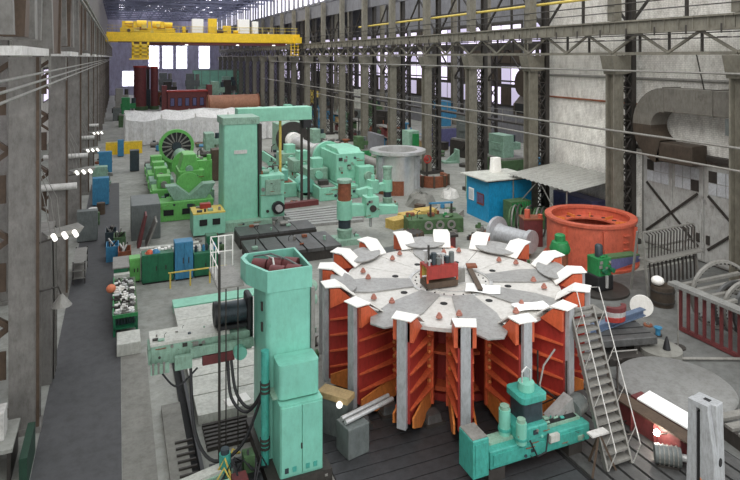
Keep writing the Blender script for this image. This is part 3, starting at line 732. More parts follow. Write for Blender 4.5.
# ram arm to the left
arm = MB().box(.9, 3.9, 18.9, 19.8, 2.8, 3.4).build('ram', 'mint_old', t, bevel=.03)
MB().box(.88, 3.2, 18.88, 19.84, 3.4, 3.48).build('ram_top', 'white_plate', arm)
MB().box(2.0, 3.9, 18.62, 18.74, 3.0, 3.25).build('guide_strip', 'mint_old', arm)
MB().box(1.55, 2.05, 18.6, 18.74, 2.7, 3.1).build('hatch', 'mint_old', arm, bevel=.01)
for x in (.95, 1.1, 1.25): MB().cyl((x, 18.66, 2.7), (x, 18.66, 3.0), .04, 8).build('valve', 'pipe_grey', arm)
MB().box(.88, 1.4, 18.64, 18.74, 2.68, 2.95).build('valve_block', 'mint_old', arm)
MB().box(2.35, 3.3, 18.6, 18.74, 2.7, 2.98).build('connector_panel', 'maroon', arm)
MB().cyl((3.45, 18.4, 2.95), (3.45, 18.72, 2.95), .2, 14).build('handwheel_hub', 'mint', arm, smooth=True)
MB().box(.83, .9, 18.95, 19.7, 2.85, 3.3).build('end_plate', 'mint_old', arm)
mt = MB().cyl((2.9, 19.3, 3.9), (3.75, 19.3, 3.9), .32, 16).build('drive_motor', 'motor_dark', t, smooth=True)
MB().cyl((2.78, 19.3, 3.9), (2.9, 19.3, 3.9), .38, 16).build('motor_flange', 'black', mt, smooth=True)
MB().box(2.85, 3.75, 19.0, 19.6, 3.48, 3.6).build('motor_foot', 'black', mt)
MB().box(3.75, 3.95, 18.9, 19.6, 3.0, 4.45).build('belt_guard', 'black', mt, bevel=.08)
for k_ in range(8): MB().box(2.95 + k_*.1, 2.97 + k_*.1, 18.96, 19.64, 3.87, 3.93).build('fin', 'black', mt)
# hanging cables
for k_, pts in enumerate((((1.2, 18.6, 2.7), (1.6, 18.4, 2.35), (2.2, 18.6, 2.68)), ((2.0, 18.6, 2.7), (2.05, 17.9, 1.2), (2.5, 17.4, .55), (3.3, 17.3, .9), (3.95, 17.3, 2.4)), ((3.1, 18.6, 2.7), (3.1, 18.0, 1.9), (3.5, 17.6, 1.6), (3.95, 17.3, 2.3)), ((3.2, 18.6, 2.7), (3.25, 18.0, 2.0), (3.6, 17.6, 1.7), (3.98, 17.35, 2.45)))):
    P = [Vector(p) for p in pts]; sm = []
    n = len(P)
    for i in range(n - 1):
        p0, p1, p2, p3 = P[max(i-1, 0)], P[i], P[i+1], P[min(i+2, n-1)]
        for q in range(6):
            u = q / 6; sm.append(.5*((2*p1) + (-p0+p2)*u + (2*p0-5*p1+4*p2-p3)*u*u + (-p0+3*p1-3*p2+p3)*u**3))
    sm.append(P[-1]); MB().tube(sm, .045 if k_ else .03, 6).build('cable', 'cable', t, smooth=True)
# scaffold poles with railing platform left of the column
t = thing('access_platform', 'pale railed access platform on tall thin poles beside the mint column', 'platform', (0, 0, 0))
for x, y in ((2.75, 18.0), (3.0, 18.35), (3.35, 18.3)): MB().cyl((x, y, 0), (x, y, 6.2 if x < 2.8 else 5.2), .04 if x < 2.8 else .02, 8).build('pole', 'dark_steel', t)
MB().box(2.7, 3.48, 18.0, 19.9, 5.15, 5.2).build('deck', 'pipe_grey', t)
m = MB()
for y in (18.1, 18.7, 19.3, 19.8):
    m.bar((2.75, y, 5.2), (2.75, y, 6.2), .025)
for x in (3.0, 3.2, 3.45): m.bar((x, 19.8, 5.2), (x, 19.8, 6.2), .03)
for z in (5.7, 6.2): m.bar((2.75, 18.1, z), (2.75, 19.8, z), .025); m.bar((2.75, 19.8, z), (3.45, 19.8, z), .025)
m.build('railing', 'white', t)
# slide bed at lower left of the mill with track and clutter
t = thing('slide_bed', 'low grey slide bed with ladder-like track at the bottom left', 'bed', (0, 0, 0))
MB().box(1.35, 1.95, 14.5, 21.5, 0, .18).build('bed', 'lane_light', t); MB().box(2.15, 2.25, 14.5, 27, 0, .35).build('rail', 'black', t); MB().box(1.95, 2.15, 14.5, 27, 0, .08).build('pit', 'slot_dark', t)
for k_ in range(14): MB().box(1.6, 2.12, 15 + k_*.32, 15.06 + k_*.32, .18, .24).build('cross_bar', 'dark_steel', t)
t = thing('hydraulic_unit', 'cluttered hydraulic pump unit with hoses at the foot of the mint column', 'pump', (2.95, 16.7, 0))
MB().box(-.55, .75, -.9, .9, 0, .35).build('tank', 'black', t); MB().cyl((-.2, .3, .35), (-.2, .3, .95), .16, 12).build('pump_motor', 'teal', t, smooth=True)
MB().cyl((-.2, .3, .95), (-.2, .3, 1.08), .12, 12).build('motor_cap', 'motor_dark', t, smooth=True)
MB().box(-.1, .3, -.5, -.1, .35, .6).build('valve_block', 'maroon', t); MB().box(.3, .6, .1, .5, .35, .8).build('manifold', 'green_army', t)
MB().box(-.5, -.2, -.7, -.4, .35, .7).build('junction_box', 'mint_old', t)
for k_ in range(9):
    a = random.uniform(0, 6.28); x, y = random.uniform(-.4, .6), random.uniform(-.7, .7)
    MB().tube([(x, y, .4), (x + .25*math.cos(a), y + .25*math.sin(a), random.uniform(.7, 1.0)), (x + .5*math.cos(a), y + .4*math.sin(a), .55), (x + .6*math.cos(a+.5), y + .6*math.sin(a+.5), .38)], .03, 6).build('hose', 'cable' if k_ % 3 else 'yellow_pale', t)
t = thing('cross_slide', 'pale green cross slide arm at the bottom left behind the hoses', 'slide', (2.05, 16.9, .25), math.radians(14))
MB().box(-.55, .9, -.2, .2, 0, .25).build('body', 'mint_old', t, bevel=.03); MB().box(-.5, .8, -.16, .16, .25, .33).build('top_face', 'white_plate', t)
# white bed plates
bp = thing('bed_plates', 'white slotted bed plates behind the mint mill arm with a green end strip', 'bed plate', (0, 0, 0))
for k_ in range(6): MB().box(2.4, 6.4, 20.2 + k_*1.28, 21.42 + k_*1.28, 0, .3).build('plate', 'white_plate', bp)
MB().box(2.4, 6.4, 27.9, 29.3, 0, .28).build('plate', 'white_plate', bp); MB().box(2.4, 6.4, 29.35, 30.3, 0, .32).build('end_strip', 'mint_light', bp)
for k_ in range(7): MB().box(2.5, 3.95, 19.9 - k_*.2, 20.0 - k_*.2, 0, .12).build('grating_bar', 'dark_steel', bp)
tag(MB().box(-.4, .4, -.25, .25, 0, .04).build('tray', 'white', loc=(3.75, 20.6, .3), rz=.2), 'small white tray lying on the bed plates', 'tray')
# ================================================================ STAIR LADDER, TEAL MACHINE, RIGHT FOREGROUND
t = thing('stair_ladder', 'steep grey steel stair ladder leaning up to the rotor spider', 'ladder', (0, 0, 0))
b0, b1 = Vector((13.35, 13.2, .14)), Vector((14.0, 15.45, 3.75))
for s in (-.46, .46): MB().bar(b0 + Vector((s, 0, 0)), b1 + Vector((s, 0, 0)), .05, .2).build('stringer', 'pipe_grey', t)
td = MB().box(-.44, .44, -.1, .18, -.03, .03).mesh('tread', 'pipe_grey')
for k_ in range(17):
    p = b0.lerp(b1, (k_ + .7) / 17.2); o = bpy.data.objects.new('tread', td); C.objects.link(o); o.parent = t; o.location = p
    rz_ = MB()
up = Vector((0, -.75, .6))
for s in (-.46, .46):
    r = MB().tube([b0 + Vector((s, 0, 0)) + up*.1, b0 + Vector((s, -.35, .75)), b1 + Vector((s, -.3, .75)), b1 + Vector((s, .1, .6))], .016, 6).build('handrail', 'pipe_white', t)
    for u in (.1, .35, .6, .85):
        p = b0.lerp(b1, u) + Vector((s, 0, 0)); MB().cyl(p, p + Vector((0, -.33, .75)), .012, 6).build('rail_post', 'pipe_white', t)
MB().bar(b1 + Vector((-.45, 0, .0)), b1 + Vector((.45, 0, 0)), .08).build('top_bar', 'pipe_grey', t)
# teal milling unit in front
t = thing('milling_unit', 'teal horizontal milling unit with upright motors in front of the spider', 'machine tool', (9.55, 14.45, .14), math.radians(0))
MB().box(0, 3.55, -.35, .3, .35, .85).build('beam', 'teal', t, bevel=.03)
MB().box(.1, 3.3, -.38, -.35, .45, .75).build('front_cover', 'teal', t)
MB().box(-.05, .5, -.35, .35, 0, .35).build('foot', 'dark_steel', t); MB().box(2.8, 3.3, -.3, .3, 0, .35).build('foot', 'dark_steel', t)
MB().box(.15, 3.4, -.1, .25, .85, .93).build('slide_way', 'mint_old', t); MB().box(1.9, 3.3, -.05, .1, .93, .97).build('way_strip', 'black', t)
eb = MB().box(-.62, -.1, -.45, .3, .3, 1.35).build('control_box', 'teal', t, bevel=.03)
MB().box(-.55, -.17, -.47, -.45, .4, 1.25).build('door', 'teal', eb); MB().box(-.6, -.12, -.4, .28, 1.35, 1.37).build('lid', 'pipe_grey', eb)
sd_ = MB().box(.95, 1.95, -.4, .45, .86, 1.25).build('saddle', 'teal', t, bevel=.04)
MB().rbox(1.25, 1.95, -.2, .5, 1.25, 1.85, .08, 3).build('motor_body', 'motor_dark', sd_, smooth=True)
MB().rbox(1.15, 2.05, -.3, .6, 1.85, 2.02, .15, 3).build('motor_collar', 'teal', sd_, smooth=True)
MB().cyl((1.6, .15, 2.02), (1.6, .15, 2.25), .24, 14).build('motor_cap', 'mint', sd_, smooth=True)
MB().tube([(1.45, .15, 2.2), (1.45, .15, 2.55), (1.6, .15, 2.68), (1.75, .15, 2.55), (1.75, .15, 2.2)], .03, 6).build('lifting_eye', 'polished', sd_)
for x, y, z0, h, r in ((.8, .1, .9, .75, .17), (1.05, -.35, .85, .6, .15)):
    MB().cyl((x, y, z0), (x, y, z0+h), r, 14).build('feed_motor', 'mint', sd_, smooth=True); MB().cyl((x, y, z0+h), (x, y, z0+h+.1), r*.8, 14).build('fan_cap', 'mint_old', sd_, smooth=True)
    MB().cyl((x, y, z0+h*.2), (x, y, z0+h*.3), r*1.15, 14).build('motor_flange', 'teal', sd_, smooth=True)
hd = MB().cyl((3.35, .2, 1.0), (3.8, .35, 1.05), .3, 14).build('cutter_head', 'grey_cab', t, smooth=True)
MB().cyl((3.8, .35, 1.05), (3.95, .4, 1.06), .16, 12).build('spindle', 'polished', hd, smooth=True)
MB().extr([(2.5, .9), (3.4, .9), (3.3, 1.4)], 'y', .1, .5).build('guard', 'spider_grey', t)
MB().tube([(1.3, -.42, .9), (1.5, -.5, .45), (1.8, -.5, .5), (1.95, -.42, .95)], .025, 6).build('cable', 'cable', t)
MB().tube([(2.3, .3, .9), (2.3, .4, 1.9), (2.6, .6, 2.3), (3.2, .8, 2.6)], .03, 6).build('coolant_pipe', 'pipe_grey', t)
MB().box(1.98, 2.3, -.5, -.38, .7, .9).build('nameplate', 'white_plate', t)
t = thing('tripod_stand', 'rusty tripod work stand beside the foot of the stair ladder', 'stand', (12.75, 13.35, .14))
for a in (90, 210, 330): MB().bar((0, 0, 1.05), (.5*math.cos(math.radians(a)), .4*math.sin(math.radians(a)), 0), .05).build('leg', 'brown_steel', t)
MB().box(-.35, .25, -.12, .12, 1.05, 1.1).build('plate', 'pipe_white', t)
# barrier rails by the ladder
t = thing('pipe_stand', 'thin dark pipe stand behind the stair ladder', 'stand', (13.0, 15.0, .14))
for x, y in ((0, 0), (-.4, .9)): MB().cyl((x, y, 0), (x, y, 2.3), .03, 8).build('post', 'dark_steel', t)
MB().bar((0, 0, .9), (-.4, .9, 1.2), .04).build('rail', 'dark_steel', t); MB().bar((0, 0, 1.3), (-.4, .9, .5), .04).build('rail', 'dark_steel', t)
t = thing('handwheel_stand', 'round handwheel stand on a thin pole right of the stair ladder', 'stand', (14.75, 14.65, .14))
MB().tube([(.55*math.cos(k_*PI/12), .55*math.sin(k_*PI/12), .12) for k_ in range(24)], .03, 6, True).build('base_ring', 'dark_steel', t, smooth=True)
for k_ in range(3): MB().bar((0, 0, .12), (.55*math.cos(k_*2.09), .55*math.sin(k_*2.09), .12), .03).build('spoke', 'dark_steel', t)
MB().cyl((0, 0, 0), (0, 0, 2.2), .03, 8).build('pole', 'dark_steel', t); MB().bar((-.2, 0, 2.2), (.2, 0, 2.15), .04).build('cross_bar', 'dark_steel', t)
# red workpiece with a bright plate
t = thing('red_segment', 'dark red steel segment with bright machined top being welded', 'workpiece', (15.55, 13.55, .14), math.radians(-86)); t.scale = (.95, 1, .8)
MB().extr([(-1.5, .0), (1.35, 0), (1.35, .85), (-1.5, .85)], 'y', -.35, .1).build('body', 'maroon', t, bevel=.02)
MB().box(-1.6, 1.2, -.5, .0, .86, .92).build('lower_flange', 'brown_steel', t)
MB().add([(-1.1, .05, .93), (1.5, .05, .93), (1.5, .65, 1.05), (-1.1, .65, 1.05), (-1.1, .05, .99), (1.5, .05, .99), (1.5, .65, 1.11), (-1.1, .65, 1.11)], [(3,2,1,0),(4,5,6,7),(0,1,5,4),(1,2,6,5),(2,3,7,6),(3,0,4,7)]).build('bright_plate', 'paper', t)
MB().box(-1.4, 1.3, .1, .6, 0, .92).build('rear_web', 'maroon', t)
for x in (-.9, 0, .9): MB().box(x-.03, x+.03, -.48, -.35, 0, .85).build('gusset', 'maroon', t)
t = thing('welding_torch', 'bright welding spark at the tip of a torch on the red segment', 'welding torch', (15.0, 13.35, .66))
MB().sphere((0, 0, 0), .09, 12, 8).build('arc', 'weld', t, smooth=True)
MB().tube([(.06, -.02, -.05), (.35, -.3, .1), (.6, -.4, -.3), (.55, -.55, -.78)], .025, 6).build('hose', 'dark_steel', t)
ld = bpy.data.lights.new('weld_light', 'POINT'); ld.energy = 14; ld.color = (1, .9, .8); ld.shadow_soft_size = .1
lo = bpy.data.objects.new('weld_light', ld); C.objects.link(lo); lo.parent = t; lo.location = (-.15, -.15, .12)
# upright machined post
t = thing('machined_post', 'upright slotted steel post with heat stains at the lower right corner', 'workpiece', (14.45, 11.3, .14), math.radians(-78)); t.scale = (.62, .62, .93)
MB().extr([(-.62, 0), (-.2, 0), (-.2, 2.75), (-.52, 2.75)], 'y', -.42, -.08).build('left_cheek', 'steel_bar', t, bevel=.02)
MB().extr([(-.02, 0), (.6, 0), (.55, 1.6), (.3, 2.75), (-.02, 2.75)], 'y', -.42, -.08).build('right_cheek', 'steel_bar', t, bevel=.02)
MB().extr([(-.6, 0), (.62, 0), (.5, 2.9), (-.5, 2.9)], 'y', -.08, .5).build('back', 'steel_bar', t, bevel=.03)
MB().box(-.2, -.02, -.3, -.08, .1, 2.6).build('slot', 'slot_dark', t)  # dark bar in the gap, its depth of shade painted in
MB().box(-.52, .3, -.42, -.08, 2.75, 2.9).build('cap', 'steel_bar', t); MB().box(-.1, .16, .02, .22, 2.9, 2.912).build('top_hole', 'slot_dark', t)  # dark patch on top, painted as a shaded hole
MB().cyl((.5, .1, 1.3), (.6, .1, 1.3), .12, 12).build('bore', 'slot_dark', t); MB().extr([(.0, .02), (.61, .02), (.58, .9), (.3, .6), (.0, .8)], 'y', -.44, -.42).build('heat_stain', 'hot', t)  # the dark plug is coloured as the shade inside a bore
t = thing('electric_motor', 'grey electric motor lying on the slotted plates in the right foreground', 'motor', (14.75, 12.75, .14), math.radians(-40))
MB().cyl((-.35, 0, .27), (.35, 0, .27), .26, 14).build('casing', 'grey_cab', t, smooth=True)
for k_ in range(5): MB().cyl((-.25+k_*.12, 0, .27), (-.22+k_*.12, 0, .27), .285, 14).build('fin', 'pipe_grey', t)
MB().cyl((.35, 0, .27), (.55, 0, .27), .1, 10).build('shaft', 'polished', t); MB().box(-.3, .3, -.2, .2, 0, .06).build('foot', 'dark_steel', t)
# big round plate and slats
t = thing('round_plate', 'large flat grey round plate on the floor at the right', 'plate', (18.35, 15.55, 0))
MB().lathe([(0, .0), (1.95, 0), (1.95, .3), (1.85, .38), (0, .42)], 48, closed_prof=False).build('disc', 'plate_disc' if 'plate_disc' in MATS else 'lane_light', t, smooth=True)
t = thing('round_plate', 'smaller grey round plate with a dark cone behind the large one', 'plate', (20.15, 17.75, 0))
MB().lathe([(0, 0), (.8, 0), (.8, .3), (0, .34)], 36, closed_prof=False).build('disc', 'lane_light', t, smooth=True)
tag(MB().lathe([(0, 0), (.15, 0), (.1, .25), (.03, .5), (0, .5)], 12, closed_prof=False).build('marker_cone', 'black', smooth=True, loc=(20.2, 17.5, .34)), 'small black cone standing on the smaller round plate', 'cone')
t = thing('steel_skid', 'grey steel skid frame of wide slats at the right edge', 'frame', (18.6, 12.35, 0), math.radians(-8))
for k_ in range(5): MB().box(-1.2, 1.2, -1.3 + k_*.5, -1.02 + k_*.5, .45, .55).build('slat', 'pipe_grey', t)
for x in (-1.1, 1.1): MB().box(x-.08, x+.08, -1.4, 1.05, 0, .45).build('runner', 'dark_steel', t)
# steel bench with beams
t = thing('surface_plate', 'black cast surface plate table right of the ladder', 'table', (18.8, 19.1, 0), math.radians(-14))
MB().box(-1.9, 1.5, -1.0, .9, .45, .75).build('top', 'plate_grey', t, bevel=.03)
for x in (-1.4, 1.0): MB().box(x-.4, x+.3, -.8, .7, 0, .45).build('pedestal', 'dark_steel', t)
for y in (-.6, -.1, .4): MB().box(-1.85, 1.45, y-.03, y+.03, .75, .762).build('slot', 'slot_dark', t)  # raised dark strips coloured as shaded grooves
MB().box(-.9, .6, -1.55, -1.1, 0, .3).build('step', 'dark_steel', t); MB().tube([(-.7, -1.3, .3), (-.7, -1.3, .45), (.4, -1.3, .45), (.4, -1.3, .3)], .03, 6).build('handle', 'pipe_grey', t)
tag(MB().extr([(-.14, 0), (.14, 0), (.14, .05), (.03, .05), (.03, .25), (.14, .25), (.14, .3), (-.14, .3), (-.14, .25), (-.03, .25), (-.03, .05), (-.14, .05)], 'x', -2.1, 2.1).build('steel_beam', 'blue_grey' if 'blue_grey' in MATS else 'steel_bar', loc=(19.0, 19.2, .765), rz=math.radians(8)), 'bluish steel beam lying across the surface plate', 'beam')
for k_, (x, y, m_, z) in enumerate(((19.1, 18.95, 'red', 1.066), (19.15, 18.98, 'polished', 1.248), (19.2, 19.0, 'maroon', 1.43))):
    m = MB(); pts = []
    for i in range(9):
        a = math.radians(200 + 140*i/8); pts.append((.55*math.cos(a), .55*math.sin(a)+.35))
    for i in range(8, -1, -1):
        a = math.radians(200 + 140*i/8); pts.append((.4*math.cos(a), .38*math.sin(a)+.4))
    m.prism(pts, 0, .18); tag(m.build('bearing_shell', m_, loc=(x, y, z)), '%s curved bearing shell stacked on the bluish beam' % ('red', 'bright steel', 'dark maroon')[k_], 'bearing shell')
t = thing('steel_casting', 'grey and rusty flat castings behind the bluish beam', 'casting', (18.7, 20.75, 0), math.radians(-10))
MB().box(-1.1, .9, -.35, .45, 0, .7).build('block', 'rust', t); MB().box(-1.2, 1.0, -.45, .5, .7, .85).build('slab', 'pipe_grey', t)
tag(MB().lathe([(0, -.04), (.5, -.04), (.5, .04), (0, .04)], 28, closed_prof=False, axis='y').build('steel_disc', 'white', smooth=True, loc=(22.3, 20.7, .5), rz=math.radians(-46)), 'white round disc standing on edge near the iron rack', 'disc')
tag(MB().sphere((0, 0, .22), .3, 12, 8, .75).build('bundle', 'white', smooth=True, loc=(24.1, 21.4, .95)), 'small white bundle on the barrel by the iron rack', 'bundle')
t = thing('iron_barrel', 'dark iron barrel beside the iron rack', 'barrel', (24.3, 21.3, 0))
MB().lathe([(0, 0), (.5, 0), (.55, .5), (.5, .95), (0, .95)], 16, closed_prof=False).build('shell', 'duct_dark', t, smooth=True)
for z in (.2, .7): MB().lathe([(.52, z), (.57, z), (.57, z+.08), (.52, z+.08)], 16).build('hoop', 'dark_steel', t)
t = thing('post_lamp', 'thin steel post on a round foot near the iron rack', 'post', (21.3, 17.9, 0))
MB().cyl((0, 0, 0), (0, 0, .06), .3, 12).build('foot', 'dark_steel', t); MB().cyl((0, 0, .06), (0, 0, 2.3), .03, 8).build('pole', 'pipe_grey', t)
tag(MB().cyl((20.0, 17.3, .1), (23.2, 15.9, .1), .06, 8).build('floor_pipe', 'pipe_grey'), 'loose pipe lying on the floor before the iron rack', 'pipe')
# iron rack with standing rings
t = thing('iron_rack', 'long iron rack of red uprights and grey slats holding big rings', 'rack', (0, 0, 0))
RX0, RX1, RY0, RY1, RZ = 22.7, 26.6, 12.6, 19.0, 2.05
MB().box(RX0-.38, RX0+.1, RY0, RY1+.3, RZ-.08, RZ+.05).build('front_rail', 'plate_light' if 'plate_light' in MATS else 'pipe_grey', t)
MB().box(RX1-.1, RX1+.1, RY0, RY1, RZ-.1, RZ+.05).build('rear_rail', 'pipe_grey', t)
MB().box(RX0-.05, RX0+.1, RY0, RY1, .05, .2).build('bottom_rail', 'maroon', t)
MB().box(RX1-.05, RX1+.1, RY0, RY1, 0, .2).build('bottom_rail', 'maroon', t)
for k_ in range(10):
    y = RY1 - .12 - k_*.69; MB().box(RX0+.1, RX1-.1, y-.09, y+.09, RZ-.06, RZ+.06).build('slat', 'pipe_grey', t)
for k_ in range(17):
    y = RY1 - .06 - k_*.385; MB().box(RX0-.05, RX0+.05, y-.055, y+.055, .2, RZ-.1).build('upright', 'maroon', t)
for k_ in range(6):
    y = RY1 - .06 - k_*1.25; MB().box(RX1-.05, RX1+.05, y-.05, y+.05, .2, RZ-.1).build('upright', 'maroon', t)
rings = ((24.5, 18.4, 1.5, 1.55), (24.2, 17.5, 1.1, 1.4), (24.3, 17.05, 1.2, 1.45), (24.4, 16.55, 1.3, 1.5), (24.5, 15.75, 1.7, 1.8), (24.3, 15.0, 1.2, 1.4), (24.4, 14.2, 1.5, 1.6))
for k_, (x, y, r, z) in enumerate(rings):
    t = thing('gear_ring', '%s big grey toothed ring standing in the iron rack, counted from its far end' % ORD[k_], 'ring', (x, y, z), math.radians(-12), 'rings standing in the iron rack')
    MB().lathe([(r-.12, -.07), (r, -.07), (r, .07), (r-.12, .07)], 40, axis='y').build('rim', 'plate_grey' if k_ % 2 else 'pipe_grey', t, smooth=True)
    m = MB()
    for i in range(40):
        a = 2*PI*i/40; m.bar(((r-.2)*math.cos(a), 0, (r-.2)*math.sin(a)), ((r-.12)*math.cos(a), 0, (r-.12)*math.sin(a)), .06, .06)
    m.build('studs', 'dark_steel', t)
# hook rack by the gate
t = thing('rod_rack', 'tall grey rack hung with hooked rods before the gate', 'rack', (26.4, 22.9, 0), math.radians(4)); t.scale = (1.15, 1.15, 1.15)
for x in (-1.7, 1.7):
    for y in (-.4, .5): MB().bar((x, y, 0), (x, y*.3, 2.7), .08).build('post', 'pipe_grey', t)
for z in (1.2, 2.0, 2.7): MB().bar((-1.7, -.25 + z*.05, z), (1.7, -.25 + z*.05, z), .08).build('cross_rail', 'pipe_grey', t)
MB().box(-1.7, 1.7, -.6, .1, 1.5, 1.56).build('shelf', 'pipe_grey', t)
for k_ in range(16):
    x = -1.55 + k_*.205; MB().tube([(x, -.18, 2.68), (x+.03, -.3, 2.6), (x+.06, -.26, 1.9), (x, -.3, 1.62)], .03, 5).build('rod', 'dark_steel', t)
for k_ in range(12):
    x = -1.5 + k_*.27; MB().tube([(x, -.3, 1.4), (x, -.35, .9), (x+.08, -.3, .3)], .04, 5).build('rod', 'dark_steel', t)
# ================================================================ RIGHT MIDDLE: ring, drills, shed, canopy
t = thing('stator_ring', 'big orange steel ring standing on the floor before the white wall', 'ring', (25.95, 27.9, 0))
MB().lathe([(2.28, .1), (2.48, .1), (2.48, 2.45), (2.6, 2.45), (2.6, 2.6), (2.2, 2.6), (2.2, 2.45), (2.28, 2.45)], 64).build('shell', 'ring_orange', t, smooth=True)
MB().lathe([(1.45, 1.95), (2.3, 1.95), (2.3, 2.05), (1.45, 2.05)], 48).build('inner_flange', 'ring_orange', t)
MB().lathe([(1.4, .6), (2.3, .6), (2.3, .7), (1.4, .7)], 48).build('inner_flange', 'rust', t)
MB().lathe([(2.46, 0), (2.7, 0), (2.7, .12), (2.46, .12)], 48).build('base_flange', 'ring_orange', t)
hl2 = MB().cyl((0, 0, 0), (0, 0, .012), .14, 10).mesh('bolt_hole', 'slot_dark')  # dark disc laid on the flange, coloured like a hole's shade
for k_ in range(16):
    a = 2*PI*k_/16; o = bpy.data.objects.new('bolt_hole', hl2); C.objects.link(o); o.parent = t; o.location = (1.88*math.cos(a), 1.88*math.sin(a), 2.052)
for k_ in range(10):
    a = 2*PI*k_/10 + .2; MB().bar((1.5*math.cos(a), 1.5*math.sin(a), 2.12), (2.25*math.cos(a), 2.25*math.sin(a), 2.12), .06, .14).build('web', 'orange_edge', t)
for a in (-165, -115, -60):
    a = math.radians(a); MB().box(-.04, .16, -.1, .1, .1, 2.3).build('rib', 'ring_orange', t, loc=(2.48*math.cos(a), 2.48*math.sin(a), 0), rz=a)
for k_ in range(5):
    a = math.radians(-84); MB().box(-.02, .14, -.2, .2, .45 + k_*.38, .5 + k_*.38).build('step', 'ring_orange', t, loc=(2.48*math.cos(a), 2.48*math.sin(a), 0), rz=a)
t = thing('steel_box', 'open orange box beside the big orange ring', 'box', (24.35, 31.4, 0), math.radians(-20))
MB().box(-.6, .6, -.5, -.42, 0, 1.7).build('side', 'maroon', t); MB().box(-.6, -.5, -.42, .5, 0, 1.7).build('side', 'maroon', t); MB().box(-.65, .65, -.55, .55, 1.7, 1.78).build('top', 'rust', t)
MB().cyl((-.3, -.2, 1.78), (-.3, -.2, 2.3), .18, 12).build('boss', 'ring_orange', t, smooth=True); MB().cyl((.5, -.3, 1.78), (.5, -.3, 2.0), .15, 12).build('boss', 'ring_orange', t, smooth=True)
t = thing('pump', 'round green pump with rusty barrel between the spider and the orange ring', 'pump', (21.75, 25.6, 0))
MB().lathe([(0, 0), (.42, 0), (.42, 1.6), (0, 1.6)], 18, closed_prof=False).build('barrel', 'rust', t, smooth=True)
MB().lathe([(0, 1.6), (.5, 1.6), (.55, 1.8), (.42, 2.15), (.28, 2.2), (.28, 2.5), (.2, 2.56), (0, 2.56)], 18, closed_prof=False).build('head', 'green_mid', t, smooth=True)
t = thing('radial_drill', 'green radial drill with dark arm in front of the orange ring', 'machine tool', (22.9, 23.9, 0))
MB().lathe([(0, 0), (1.4, 0), (1.4, .12), (0, .15)], 32, closed_prof=False).build('turntable', 'dark_steel', t, smooth=True)
MB().box(-.6, .4, -.5, .5, .15, .9).build('base', 'black', t, bevel=.05)
MB().rbox(-.5, .35, -.45, .45, .9, 1.75, .1, 3).build('gearbox', 'green_mid', t, smooth=True)
MB().lathe([(0, 0), (.2, 0), (.2, .55), (.14, .62), (0, .62)], 14, closed_prof=False).build('motor', 'motor_dark', t, smooth=True, loc=(-.1, 0, 1.75))
MB().extr([(.35, 1.0), (2.4, 1.25), (2.4, 1.55), (.35, 1.6)], 'y', -.3, .3).build('arm', 'violet', t); MB().extr([(.35, 1.6), (2.4, 1.55), (2.4, 1.62), (.35, 1.7)], 'y', -.3, .3).build('arm_top', 'green_army', t)
MB().cyl((2.4, 0, 1.4), (2.6, 0, 1.4), .15, 10).build('arm_end', 'rust', t)
for x in (-.3, .2): MB().cyl((x, -.55, 1.2), (x, -.72, 1.2), .12, 10).build('handwheel', 'green_dark', t)
MB().cyl((-.05, -.5, .9), (-.05, -.5, .3), .09, 10).build('spindle', 'polished', t)
t = thing('site_shed', 'bright blue shed with a flat pale roof among the right columns', 'shed', (26.6, 38.1, 0))
MB().box(-1.9, 1.85, -1.45, 1.5, 0, 3.0).build('walls', 'shed_blue', t); MB().box(-1.7, 1.86, -1.47, -1.45, .05, 2.95).build('front_panel', 'shed_blue', t)
MB().box(-2.3, 2.0, -1.75, 1.8, 3.05, 3.13).build('roof', 'white_plate', t); MB().box(-2.0, 1.9, -1.6, 1.6, 2.95, 3.05).build('eave', 'dark_steel', t)
f = MB().box(-1.95, -1.9, .5, 1.15, 1.2, 2.1).build('window', 'white', t); MB().box(-1.97, -1.95, .57, 1.08, 1.28, 2.02).build('pane', 'glass_dirty', f)
f = MB().box(-1.95, -1.9, -.85, .05, 1.1, 1.95).build('poster', 'maroon', t)
for k_ in range(3): MB().box(-1.96, -1.95, -.75 + k_*.28, -.58 + k_*.28, 1.25, 1.85).build('poster_stripe', 'violet', f)
tag(MB().rbox(-.4, .4, -.3, .3, 0, 1.1, .1, 3, .15).build('white_sack', 'white', smooth=True, loc=(26.9, 39.0, 3.13)), 'white sack lying on the roof of the blue shed', 'sack')
t = thing('green_cabinet', 'ribbed dark green cabinet standing in front of the blue shed', 'cabinet', (26.4, 35.6, 0))
MB().box(-.85, .85, -.5, .5, .05, 1.75).build('body', 'green_army', t)
for k_ in range(8): MB().box(-.8 + k_*.21, -.7 + k_*.21, -.55, -.5, .1, 1.7).build('rib', 'green_mid', t)
t = thing('tin_canopy', 'corrugated tin canopy on thin posts by the white wall', 'canopy', (0, 0, 0))
m = MB(); n = 28; vs = []
for i in range(n + 1):
    y = 30.4 + 6.7 * i / n
    for x, z in ((26.6, 3.35), (31.2, 3.9)): vs.append((x, y, z + (.07 if i % 2 else 0)))
vs += [(x, y, z - .03) for x, y, z in vs]; q = 2*(n+1); fs = []
for i in range(n): fs += [(2*i, 2*i+1, 2*i+3, 2*i+2), (q+2*i, q+2*i+2, q+2*i+3, q+2*i+1), (2*i, 2*i+2, q+2*i+2, q+2*i), (2*i+1, q+2*i+1, q+2*i+3, 2*i+3)]
m.add(vs, fs); m.build('roof_sheet', 'corr', t)
for x, y, z in ((26.8, 30.9, 3.3), (26.8, 36.6, 3.3), (30.9, 31.0, 3.8), (30.9, 36.6, 3.8)): MB().cyl((x, y, 0), (x, y, z), .05, 8).build('post', 'pipe_grey', t)
MB().bar((26.8, 30.9, .5), (26.8, 33.4, 3.2), .06).build('brace', 'pipe_grey', t); MB().bar((26.8, 36.6, .8), (26.8, 34, 3.2), .06).build('brace', 'pipe_grey', t)
